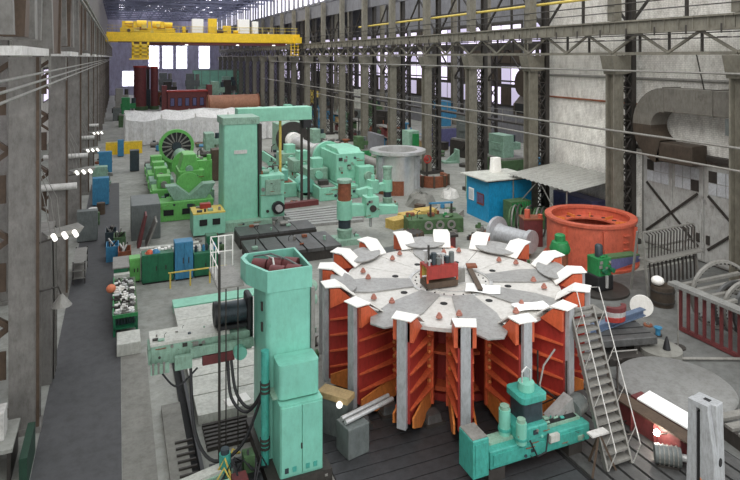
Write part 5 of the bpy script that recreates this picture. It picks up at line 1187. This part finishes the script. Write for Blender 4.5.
# ================================================================ FAR HALL
# white sheeted enclosure
t = thing('sheet_enclosure', 'white sheeted enclosure across the hall with sagging cloth', 'enclosure', (0, 0, 0))
for x in (0.9, 5.5, 10, 14.5, 19, 23.5): MB().box(x-.08, x+.08, 86.9, 87.06, 0, 4.1).build('post', 'pipe_white', t)
for x in (0.9, 10, 19, 23.5): MB().box(x-.08, x+.08, 95, 95.16, 0, 4.1).build('post', 'pipe_white', t)
def drape(x0, x1, y0, y1, z0, z1, n=24, amp=.18, sag=.35):
    m = MB(); vs = []
    for i in range(n+1):
        u = i/n; x, y = x0+(x1-x0)*u, y0+(y1-y0)*u; o = amp*math.sin(i*1.7)+amp*.5*math.sin(i*3.1)
        nx, ny = -(y1-y0), (x1-x0); L = math.hypot(nx, ny); nx, ny = nx/L, ny/L
        for k in range(5):
            v = k/4; z = z0 + (z1 - sag*abs(math.sin(u*PI*2)) - z0)*v; vs.append((x+nx*o*(1-v*.7), y+ny*o*(1-v*.7), z))
    q = len(vs); vs += [(a+nx*.03, b+ny*.03, c) for a, b, c in vs]; fs = []
    for i in range(n):
        for k in range(4):
            a = i*5+k; fs += [(a, a+1, a+6, a+5), (q+a, q+a+5, q+a+6, q+a+1)]
    return m.add(vs, fs)
drape(.9, 10, 86.8, 86.8, .1, 3.6).build('sheet', 'tarp', t); drape(10, 23.5, 86.8, 86.8, .1, 3.7, 30).build('sheet', 'tarp', t)
drape(.9, .9, 86.8, 95, .1, 4.0).build('sheet', 'tarp', t); drape(.9, 23.5, 95, 95, .1, 4.2, 40).build('sheet', 'tarp', t); drape(23.5, 23.5, 86.8, 95, .1, 4.0).build('sheet', 'tarp', t)
m = MB(); n = 16; vs = []
for i in range(n+1):
    for j in range(7): vs.append((.9 + 22.6*i/n, 88.2 + 6.8*j/6, 3.0 - 1.0*math.sin(PI*j/6) + .25*math.sin(i*1.9+j) + .9*(j == 6)))
fs = [(i*7+j, i*7+j+1, (i+1)*7+j+1, (i+1)*7+j) for i in range(n) for j in range(6)]
m.add(vs, fs).build('sagging_cloth', 'tarp', t, smooth=True)
# yellow barrier blocks and dark bin
for k_, (x, w_) in enumerate(((-.6, 1.6), (1.6, 2.4))):
    t = thing('barrier_block', ('small', 'wide')[k_] + ' yellow barrier block before the sheeted enclosure', 'barrier', (x, 80.5, 0))
    MB().extr([(-.4, 0), (.4, 0), (.25, 1.4), (-.25, 1.4)], 'x', -w_/2, w_/2).build('body', 'yellow', t); MB().box(-w_/2, w_/2, -.27, .27, 1.4, 1.5).build('cap', 'yellow_pale', t)
cabinet('tool_locker', 'blue locker beside the yellow barrier blocks', (.3, 78.5, 0), .7, .8, 2.0, 'blue', 1)
cabinet('tool_locker', 'dark locker at the aisle before the lime lathe carriage', (1.6, 68.0, 0), .9, 1.0, 2.2, 'motor_dark', 1)
# brown pipe
t = thing('brown_tank', 'long brown cylindrical tank lying across the far hall', 'tank', (22.6, 129, 2.0))
MB().lathe([(0, -5.4), (1.9, -5.4), (2.0, -5.3), (2.0, 5.3), (1.9, 5.4), (0, 5.4)], 28, closed_prof=False, axis='x').build('shell', 'brown_pipe', t, smooth=True)
for x in (-5.2, 5.2): MB().lathe([(1.9, -.1), (2.15, -.1), (2.15, .1), (1.9, .1)], 28, axis='x').build('end_rim', 'rust', t, loc=(x, 0, 0))
for x in (-3.5, 3.5): MB().extr([(-1.6, -2.0), (1.6, -2.0), (1.5, -1.3), (-1.5, -1.3)], 'x', x-.3, x+.3).build('saddle', 'dark_steel', t)
# maroon machine house
t = thing('machine_house', 'low dark red machine house with window bays in the far hall', 'machine', (13.6, 134, 0))
MB().box(-4, 4, -1.5, 1.5, 0, 4.6).build('body', 'maroon', t, bevel=.05); MB().box(-4.2, 4.2, -1.7, 1.7, 4.6, 4.9).build('roof', 'red', t)
for k_ in range(5): w_ = MB().box(-3.5 + k_*1.5, -2.6 + k_*1.5, -1.58, -1.5, 1.6, 3.4).build('window', 'slot_dark', t); MB().box(-3.4 + k_*1.5, -2.7 + k_*1.5, -1.61, -1.58, 1.7, 3.3).build('pane', 'violet', w_)
for x in (-4.6, 4.7): MB().box(x-.5, x+.5, -1, 1, 0, 6.0).build('tower', 'maroon', t)
# twin maroon columns
for k_, (x, w_, h) in enumerate(((4.6, 1.35, 9.6), (7.7, .8, 9.4))):
    t = thing('press_column', ('wider left', 'slimmer right')[k_] + ' dark red press column standing in the far hall', 'column', (x, 146, 0))
    MB().cyl((0, 0, 0), (0, 0, h), w_, 20).build('barrel', 'maroon', t, smooth=True); MB().cyl((0, 0, h), (0, 0, h+.4), w_*1.08, 20).build('cap', 'red', t, smooth=True); MB().cyl((0, 0, 0), (0, 0, .8), w_*1.3, 20).build('foot', 'green_army', t)
t = thing('forging_press', 'dark forging press between the two dark red columns', 'press', (6.42, 149.0, 0)); t.scale = (.45, 1, 1)
MB().box(-1.2, 1.2, -.8, .8, 0, 4.5).build('table', 'motor_dark', t); MB().box(-.7, .7, -.6, .6, 4.5, 9.2).build('ram', 'dark_steel', t); MB().box(-1.5, 1.5, -.8, .8, 9.2, 9.8).build('crown', 'maroon', t)
t = thing('glazed_partition', 'pale green glazed partition high at the far end of the hall', 'partition', (0, 0, 0))
MB().box(19, 33, 172, 172.3, 0, 8.4).build('frame', 'mint_old', t)
for k_ in range(6): MB().box(19.3 + k_*2.27, 21.3 + k_*2.27, 171.9, 171.99, 4.4, 8.1).build('pane', 'mint_light', t)
# far left shop clutter
def stepped(name, label, cat, x, y, sx, sy, h, ms, rz=0):
    t = thing(name, label, cat, (x, y, 0), rz)
    MB().box(-sx/2, sx/2, -sy/2, sy/2, 0, h*.4).build('base', ms[0], t, bevel=.04)
    MB().rbox(-sx*.35, sx*.1, -sy*.3, sy*.35, h*.4, h, .1, 2).build('column', ms[1], t)
    MB().box(-sx*.4, sx*.42, -sy*.25, sy*.2, h*.62, h*.8).build('arm', ms[1], t)
    MB().cyl((sx*.3, -.02, h*.8), (sx*.3, -.02, h*.98), min(sx, sy)*.12, 10).build('motor', ms[2], t, smooth=True)
    MB().cyl((sx*.3, -.02, h*.62), (sx*.3, -.02, h*.42), min(sx, sy)*.06, 8).build('spindle', 'polished', t)
    MB().box(-sx*.48, sx*.48, -sy*.46, sy*.46, h*.4, h*.44).build('table', 'pipe_grey', t)
    MB().cyl((-sx*.5, 0, h*.3), (-sx*.56, 0, h*.3), min(sx, sy)*.16, 10).build('handwheel', 'dark_steel', t)
    return t
far = [('milling_machine', 'green milling machine beyond the sheeted enclosure on the left', 1.6, 112, 3, 3, 5, ('green_army', 'green_mid', 'motor_dark')),
 ('milling_machine', 'grey milling machine beside the dark red press', .6, 124, 3, 3, 6, ('grey_cab', 'pipe_grey', 'dark_steel')),
 ('milling_machine', 'pale milling machine right of the dark red machine house', 20.5, 138, 4, 3, 6.5, ('mint_old', 'mint_old', 'motor_dark')),
 ('milling_machine', 'dark olive milling machine far behind the brown tank', 24.5, 146, 4, 4, 6.5, ('green_army', 'dark_steel', 'motor_dark')),
 ('milling_machine', 'teal milling machine beyond the brown tank on the right', 26, 156, 4, 4, 7, ('teal', 'mint_old', 'motor_dark')),
 ('milling_machine', 'violet grey milling machine near the far glazed partition', 16.5, 150, 4, 4, 8, ('violet', 'grey_cab', 'pipe_grey')),
 ('milling_machine', 'rusty milling machine near the end wall windows', 11, 160, 4, 4, 8, ('rust', 'grey_cab', 'pipe_grey')),
 ('milling_machine', 'dark milling machine before the bright low end window', 11.5, 153, 4, 4, 6, ('motor_dark', 'dark_steel', 'pipe_grey')),
 ('milling_machine', 'mint milling machine right behind the sheeted enclosure', 26.0, 96, 2.4, 3, 4.2, ('mint_old', 'mint_light', 'motor_dark')),
 ('milling_machine', 'olive milling machine right of the mint lathe shaft', 23.0, 72, 2.2, 3, 3.0, ('green_army', 'mint_old', 'motor_dark')),
 ('milling_machine', 'small green milling machine between the mint lathe and right columns', 26.5, 66, 1.8, 2.4, 2.6, ('green_mid', 'green_army', 'grey_cab')),
 ('milling_machine', 'grey planing machine left of the sheeted enclosure end', 13.8, 72, 2.6, 3, 3.6, ('mint_old', 'yellow_pale', 'motor_dark')),
 ('milling_machine', 'dark machine beside the far end of the lime lathe', 9.8, 70, 2.2, 3, 3.4, ('dark_steel', 'mint_old', 'motor_dark'))]
for n_, la, x, y, sx, sy, h, ms in far: stepped(n_, la, 'machine tool', x, y, sx, sy, h, ms)
# ================================================================ ADJACENT BAY seen through the right columns
t0 = None
ys2 = [41 + i*8.45 for i in range(14)]
def back_column():
    t = thing('steel_column', '', 'column', group='columns of the adjacent bay')
    m = MB(); m.box(-.35, .35, -.3, -.2, 0, 24); m.box(-.35, .35, .2, .3, 0, 24); m.box(-.06, .06, -.2, .2, 0, 24); m.build('shaft', 'col_steel', t)
    m = MB()
    for k in range(8):
        z = 1 + k*1.4; m.bar((.4, 0, z), (1.3, 0, z+1.4), .1); m.bar((1.3, 0, z), (.4, 0, z+1.4), .1)
    m.build('lacing', 'dark_steel', t); MB().box(1.2, 1.5, -.2, .2, 0, 13).build('rear_leg', 'dark_steel', t)
    m = MB(); m.bar((0, 0, 9), (0, 4.2, 13), .18); m.bar((0, 8.4, 9), (0, 4.2, 13), .18); m.bar((0, 0, 13.2), (0, 8.45, 13.2), .4, .7); m.bar((0, 0, 9), (0, 8.45, 9), .2, .2)
    m.build('portal_bracing', 'dark_steel', t)
    return t
bc = back_column()
for i, y in enumerate(ys2):
    t = bc if i == 0 else copy_tree(bc); t.location = (44.5, y, 0); t['label'] = '%s braced column of the bay beyond the right-hand row' % ORD[i]
# dark brown ducts
for k_, (x, y, z) in enumerate(((36.0, 45.5, 8.2), (40.6, 46.2, 3.6))):
    t = thing('dust_duct', ('upper', 'lower')[k_] + ' dark brown dust duct with hood in the bay behind the blue shed', 'duct', (x, y, 0))
    MB().lathe([(.0, -1.6), (1.3, -1.6), (1.3, 1.6), (0, 1.6)], 20, closed_prof=False, axis='x').build('drum', 'duct_dark', t, smooth=True, loc=(0, 0, z+1.4))
    MB().extr([(-1.8, z-1.6), (1.4, z-1.6), (1.4, z+.2), (-.6, z+.6), (-1.8, z-.6)], 'y', -1.4, 1.2).build('hood', 'duct_dark', t); MB().box(-1.85, -1.8, -1.1, .9, z-1.4, z-.5).build('mouth', 'slot_dark', t)  # dark panel on the hood, coloured as its shaded inside
    for xx in (-1.2, 1.0): MB().box(xx-.08, xx+.08, -.08, .08, 0, z-1.5).build('leg', 'dark_steel', t)
tag(MB().box(-.25, .25, -1.5, 2.5, 0, 2.6).build('block_wall', 'panel_band', loc=(29.2, 67.2, 0)), 'low grey block wall panel between two right-hand columns', 'wall')
cabinet('kiosk', 'pale mint tall kiosk cabinet beside a right-hand column', (28.7, 57.2, 0), 1.2, 1.6, 4.2, 'mint_old', 2)
t = thing('kiosk_door', 'dark green panel beside the pale mint kiosk', 'panel', (28.6, 55.8, 0)); MB().box(-.35, .35, -.08, .08, 0, 4.0).build('panel', 'green_mid', t); MB().box(-.3, .3, -.1, -.08, .2, 1.8).build('lower_field', 'green_dark', t)
t = thing('red_valve', 'red valve wheel beside the right columns behind the silver drum', 'valve', (28.2, 52.6, 0))
MB().cyl((0, 0, 0), (0, 0, 1.6), .12, 8).build('stem', 'dark_steel', t); MB().lathe([(.3, -.06), (.42, -.06), (.42, .06), (.3, .06)], 16, axis='y').build('wheel', 'red', t, loc=(0, -.15, 1.9)); MB().sphere((0, 0, 1.9), .22).build('hub', 'red', t)
tag(MB().rbox(-.3, .3, -.3, .3, 0, 2.2, .08, 2).build('post_box', 'mint_old', loc=(27.3, 43.2, 0)), 'slim mint post box left of the blue shed', 'post')
# gallery walkway in the bay
t = thing('gallery', 'steel gallery walkway with railings in the bay beyond the right columns', 'gallery', (0, 0, 0))
MB().box(32.5, 33.3, 42, 130, 6.0, 6.15).build('deck', 'dark_steel', t); m = MB()
for k_ in range(44): m.bar((32.5, 42 + k_*2, 6.1), (32.5, 42 + k_*2, 7.2), .05)
for z in (6.65, 7.2): m.bar((32.5, 42, z), (32.5, 130, z), .05)
m.build('railing', 'pipe_grey', t)
for k_ in range(11): MB().box(33.0, 33.2, 43 + k_*8.45, 43.2 + k_*8.45, 0, 6.0).build('post', 'col_steel', t)
bay = [('green_army', 'mint_old'), ('dark_steel', 'grey_cab'), ('violet', 'blue'), ('rust', 'dark_steel'), ('mint_old', 'green_army'), ('grey_cab', 'white_plate'), ('blue', 'motor_dark'), ('brown_steel', 'yellow_pale')]
names = ['olive', 'dark grey', 'violet', 'rusty', 'mint', 'pale grey', 'blue', 'brown']
for k_ in range(8):
    x = 37 + (k_ % 3)*2.2; y = 52 + k_*10
    stepped('press', names[k_] + ' press in the bay beyond the right-hand columns', 'machine tool', x, y, 3, 4, 4 + (k_ % 3), (bay[k_][0], bay[k_][1], 'motor_dark'), .3*(k_ % 2))
for k_ in range(8):
    t = thing('storage_rack', '%s storage rack in the bay beyond the right columns' % ORD[k_], 'rack', (31.6 + (k_ % 2)*.4, 62 + k_*9, 0))
    for z in (.4, 1.7, 3.0): MB().box(-.6, .6, -2, 2, z, z+.08).build('shelf', 'pipe_grey', t)
    for x in (-.55, .55):
        for y in (-1.95, 1.95): MB().box(x-.06, x+.06, y-.06, y+.06, 0, 3.6).build('post', ('blue', 'rust', 'dark_steel', 'mint_old')[k_ % 4], t)
    for z in (.48, 1.78):
        for q in range(3):
            tag(MB().box(-.4, .4, -.5, .5, 0, .6 + .2*((q + k_) % 3)).build('crate', random.choice(['wood', 'white_plate', 'green_army', 'blue', 'maroon', 'grey_cab']), bevel=.02, loc=(31.6 + (k_ % 2)*.4, 62 + k_*9 - 1.3 + q*1.3, z)), '%s crate on the %s shelf of the %s storage rack beyond the right columns' % (('near', 'middle', 'far')[q], 'bottom' if z < 1 else 'middle', ORD[k_]), 'crate', 'crates on the racks of the adjacent bay')

# ================================================================ SMALL FITTINGS on the machines
def greeble(parent, x0, x1, y0, y1, z, n, mats, size=.3, face=None):
    # levers, valves, covers and pipes scattered over a top face (z) or a vertical face (face = ('y', value) or ('x', value), z = (z0, z1))
    for i in range(n):
        x, y = random.uniform(x0, x1), random.uniform(y0, y1); m_ = random.choice(mats); k = size * random.uniform(.6, 1.3); kind = i % 4
        if face:
            zz = random.uniform(*z); a = face[0]; v = face[1]; sg = face[2]
            px = (lambda u, w: (u, v + sg * w, zz)) if a == 'y' else (lambda u, w: (v + sg * w, u, zz)); u = x if a == 'y' else y
            if kind == 0: MB().cyl(px(u, 0), px(u, .25*k), .35*k, 10).build('dial', m_, parent, smooth=True)
            elif kind == 1:
                p, q = px(u - .5*k, 0), px(u + .5*k, .2*k); MB().box(min(p[0], q[0]), max(p[0], q[0]), min(p[1], q[1]), max(p[1], q[1]), zz - .4*k, zz + .4*k).build('cover_plate', m_, parent)
            elif kind == 2: MB().tube([px(u, 0), px(u, .4*k), px(u + .3*k, .9*k)], .06*k, 6).build('lever', 'dark_steel', parent)
            else: MB().tube([px(u - .9*k, .12*k), px(u, .2*k), px(u + .9*k, .12*k)], .08*k, 6).build('oil_pipe', 'rust', parent)
        else:
            if kind == 0: MB().cyl((x, y, z), (x, y, z + .7*k), .28*k, 10).build('valve', m_, parent, smooth=True)
            elif kind == 1: MB().box(x - .5*k, x + .5*k, y - .4*k, y + .4*k, z, z + .5*k).build('gear_cover', m_, parent, bevel=.02)
            elif kind == 2: MB().tube([(x, y, z), (x, y, z + .8*k), (x + .5*k, y + .2*k, z + 1.1*k)], .07*k, 6).build('lever', 'dark_steel', parent)
            else: MB().cyl((x - .6*k, y, z + .3*k), (x + .6*k, y, z + .3*k), .28*k, 10).build('drive_motor', m_, parent, smooth=True)
def find(label): return [o for o in bpy.data.objects if o.get('label') == label][0]
o = find('lime green heavy lathe with a big faceplate beyond the cabinets')
LM = ['lime', 'mint_old', 'pipe_grey', 'dark_steel', 'motor_dark', 'lime']
greeble(o, -1.9, -.4, 1.8, 21, 1.0, 34, LM, .55); greeble(o, -2, 1.9, 0, 0, (.95, 1.35), 14, LM, .28, ('y', 0, -1)); greeble(o, -.2, 1.5, 2, 2, (1.5, 3.0), 12, LM, .3, ('y', 2.0, -1)); greeble(o, 1.2, 2.3, 3.6, 6.2, 3.7, 8, LM, .5); greeble(o, 0, 0, 2.2, 20, (.2, .8), 20, LM, .4, ('x', -2.0, -1)); greeble(o, 2.0, 2.7, 5, 11.5, 1.3, 8, LM, .5)
o = find('pale mint heavy lathe turning a bright steel shaft')
MM = ['mint_light', 'mint_old', 'pipe_grey', 'dark_steel', 'motor_dark', 'rust']
greeble(o, -2.4, -1.2, 1, 21, 1.2, 30, MM, .6); greeble(o, -.5, .6, 7, 20, 1.2, 16, MM, .5); greeble(o, -.5, 1.8, 1.5, 1.5, (1.4, 3.4), 14, MM, .3, ('y', 1.5, -1)); greeble(o, 0, 0, 2, 20, (.2, 1.0), 18, MM, .45, ('x', -2.6, -1)); greeble(o, -2.4, .8, .3, .3, (.2, 1.0), 12, MM, .3, ('y', .3, -1))
o = find('tall pale mint boring mill column in the middle distance')
greeble(o, 9.4, 10.9, 42, 42, (.8, 3.4), 14, MM, .35, ('y', 42.0, -1)); greeble(o, 9.5, 10.8, 42.3, 44.2, 3.6, 8, MM, .45); greeble(o, 6.3, 9.8, 41.6, 41.6, (.1, .5), 8, MM, .22, ('y', 41.6, -1)); greeble(o, 4.8, 6.5, 41.5, 43, 1.58, 6, MM, .35)
o = find('mint green boring mill column with an open top beside the rotor spider')
NM = ['mint_old', 'mint_old', 'pipe_grey', 'dark_steel', 'motor_dark']
greeble(o, 1.0, 3.7, 18.9, 18.9, (2.9, 3.35), 22, NM, .14, ('y', 18.9, -1)); greeble(o, 1.0, 2.6, 19.0, 19.7, 3.48, 8, NM, .12); greeble(o, 3.7, 5.5, 16.12, 16.12, (.06, .3), 8, NM, .12, ('y', 16.1, -1))
o = find('teal horizontal milling unit with upright motors in front of the spider')
greeble(o, .2, 3.4, -.38, -.38, (.45, .8), 14, ['teal', 'mint_old', 'pipe_grey', 'motor_dark'], .13, ('y', -.38, -1)); greeble(o, 2.0, 3.2, -.2, .2, .95, 8, ['teal', 'mint_old', 'motor_dark'], .14); greeble(o, 1.0, 1.9, -.4, -.4, (.9, 1.2), 8, ['mint', 'pipe_grey', 'motor_dark'], .12, ('y', -.4, -1))
for la in ('mint radial drill with rust brown column behind the spider', 'second pale green radial drill beside the silver drum'):
    o = find(la); greeble(o, 1.35, 2.15, -.55, -.55, (1.7, 2.8), 8, MM, .2, ('y', -.55, -1)); greeble(o, -.8, .9, -.6, .6, .35, 6, MM, .25)
o = find('dark green fixture bed with round holes behind the rotor spider')
greeble(o, -1.8, 1.9, -.5, .7, 1.0, 16, ['green_army', 'rust', 'pipe_grey', 'green_mid'], .35)
o = find('dark slotted work plates before the tall mint column')
greeble(o, 7.2, 12, 34.2, 36.6, .75, 7, ['pipe_grey', 'mint_old', 'rust'], .3); greeble(o, 7.2, 11.8, 37.8, 39.4, .85, 8, ['pipe_grey', 'mint_old', 'rust'], .35)
o = find('yellow overhead travelling crane spanning the far hall')
greeble(o, 0, 0, 0, 0, 0, 0, ['yellow'], 1); greeble(o, .4, 8.2, -2.5, -2.5, (15.9, 17.2), 14, ['yellow', 'brown_steel', 'yellow_pale'], .7, ('y', -2.62, -1)); greeble(o, 9, 27, -2.4, -1.9, 15.82, 14, ['yellow', 'pipe_white', 'brown_steel'], .7)
o = find('green radial drill with dark arm in front of the orange ring')
greeble(o, -.45, .3, -.45, -.45, (.95, 1.7), 10, ['green_dark', 'green_mid', 'pipe_grey'], .18, ('y', -.45, -1)); greeble(o, -.4, .3, -.4, .4, 1.75, 5, ['green_mid', 'pipe_grey'], .2)

# ================================================================ LOOSE CLUTTER on the shop floor
def clutter(place, x0, x1, y0, y1, n, size=1., mats=None, avoid=()):
    mats = mats or [('rusty', 'rust'), ('dark', 'dark_steel'), ('pale', 'pipe_white'), ('grey', 'pipe_grey'), ('olive', 'green_army'), ('mint', 'mint_old'), ('brown', 'brown_steel'), ('blue', 'blue')]
    shapes = ['flanged_stub', 'gear_blank', 'angle_bracket', 'small_motor', 'plate_pile', 'box_crate']
    combos = [(a, b) for a in mats for b in shapes]; random.shuffle(combos); put = []
    for (la, m_), sh in combos[:n]:
        for tries in range(60):
            x, y, k = random.uniform(x0, x1), random.uniform(y0, y1), size * random.uniform(.7, 1.25)
            if all(math.hypot(x-a, y-b) > 1.05*(k+c_) for a, b, c_ in put) and not any(ax0-k < x < ax1+k and ay0-k < y < ay1+k for ax0, ax1, ay0, ay1 in avoid): break
        else: continue
        put.append((x, y, k * .55)); t = thing(sh, '%s %s %s' % (la, sh.replace('_', ' '), place), sh.split('_')[1], (x, y, 0), random.uniform(0, 3.1)); q = k
        if sh == 'flanged_stub':
            MB().cyl((0, 0, 0), (0, 0, .7*q), .22*q, 12).build('pipe', m_, t, smooth=True); MB().cyl((0, 0, .7*q), (0, 0, .8*q), .36*q, 14).build('flange', m_, t, smooth=True); MB().cyl((0, 0, 0), (0, 0, .1*q), .36*q, 14).build('foot', 'dark_steel', t, smooth=True)
        elif sh == 'gear_blank':
            MB().lathe([(.18*q, 0), (.5*q, 0), (.5*q, .22*q), (.18*q, .22*q)], 20).build('disc', m_, t, smooth=True); MB().lathe([(.14*q, .0), (.24*q, .0), (.24*q, .36*q), (.14*q, .36*q)], 16).build('hub', 'pipe_grey', t, smooth=True)
        elif sh == 'angle_bracket':
            MB().extr([(-.5*q, 0), (.5*q, 0), (.5*q, .12*q), (-.35*q, .12*q), (-.35*q, .8*q), (-.5*q, .8*q)], 'y', -.3*q, .3*q).build('angle', m_, t); MB().extr([(-.36*q, .11*q), (.3*q, .11*q), (-.36*q, .7*q)], 'y', -.04*q, .04*q).build('gusset', m_, t)
        elif sh == 'small_motor':
            MB().cyl((-.45*q, 0, .36*q), (.4*q, 0, .36*q), .3*q, 14).build('casing', m_, t, smooth=True); MB().cyl((.4*q, 0, .36*q), (.65*q, 0, .36*q), .09*q, 8).build('shaft', 'polished', t); MB().box(-.35*q, .35*q, -.3*q, .3*q, 0, .1*q).build('foot', 'dark_steel', t); MB().box(-.15*q, .15*q, -.12*q, .12*q, .62*q, .8*q).build('terminal_box', 'motor_dark', t)
        elif sh == 'plate_pile':
            for i in range(4): MB().box(-.6*q, .6*q, -.35*q, .35*q, i*.11*q, (i*.11+.09)*q).build('plate', m_ if i % 2 else 'pipe_grey', t, rz=random.uniform(-.15, .15))
        else:
            MB().box(-.45*q, .45*q, -.32*q, .32*q, .06*q, .6*q).build('body', m_, t, bevel=.02); MB().box(-.48*q, .48*q, -.35*q, .35*q, .6*q, .66*q).build('lid', m_, t)
            for sx in (-.35, .35): MB().box((sx-.06)*q, (sx+.06)*q, -.3*q, .3*q, 0, .06*q).build('skid', 'wood', t)
clutter('on the floor left of the blue shed', 21.2, 24.4, 39.0, 41.9, 9, .8, avoid=((20.3, 22.1, 39, 40.6),))
clutter('on the floor behind the turbine shaft', 24.6, 25.6, 34.2, 36.4, 3, .5)
clutter('beside the left aisle near the far cabinets', -2.0, -.9, 55, 78, 14, .9, avoid=((-1.8, -.7, 52.5, 60.5), (-1.7, -.6, 67, 69)))
clutter('between the two mint machines', 11.3, 13.4, 47.9, 49.8, 5, .7)
clutter('beside the far end of the steel planks', 9.6, 11.4, 50, 58, 10, .9)
clutter('at the foot of the right columns behind the drum', 25.8, 27.3, 54, 64, 10, .9)
clutter('right of the sheeted enclosure', 24.3, 28.0, 74, 92, 20, 1.3)
clutter('in front of the sheeted enclosure', 4.2, 16, 80, 85.5, 20, 1.5)
clutter('in the bay behind the blue shed', 33.5, 42.5, 40.5, 60, 24, 1.7, avoid=((34, 39, 43, 52), (38.2, 42.8, 44, 48.5), (35, 39, 49, 55), (37, 41.5, 59, 65)))
clutter('in the far hall behind the sheeted enclosure', 1, 27, 97.5, 104, 26, 2.0, avoid=((24.5, 27.6, 94, 98),))
clutter('in the far bay beyond the right columns', 34.2, 42.5, 62, 118, 36, 2.2, avoid=[(35 + (q % 3)*2.2, 39 + (q % 3)*2.2, 49.5 + q*10, 54.5 + q*10) for q in range(8)])
clutter('left of the big orange ring', 20.2, 22.6, 26.2, 28.4, 7, .7)
clutter('on the right floor by the small round plate', 21.2, 22.0, 18.8, 20.0, 3, .4)
clutter('beside the white bed plates', 6.6, 7.8, 22.5, 32.5, 9, .6)
clutter('at the foot of the tall mint column', 4.6, 6.0, 37.0, 40.6, 7, .6)

for o in bpy.data.objects:
    if o.type == 'MESH' and o.parent and o.name.split('.')[0] in ('stiffeners', 'bolts', 'lacing', 'conductor_rail', 'studs', 'hub_bolts', 'bracing', 'portal_bracing', 'wires', 'railing', 'inner_flange'):
        if o.name.startswith('inner_flange') and o.parent.name.split('.')[0] != 'rib': continue
        o['kind'] = 'stuff'
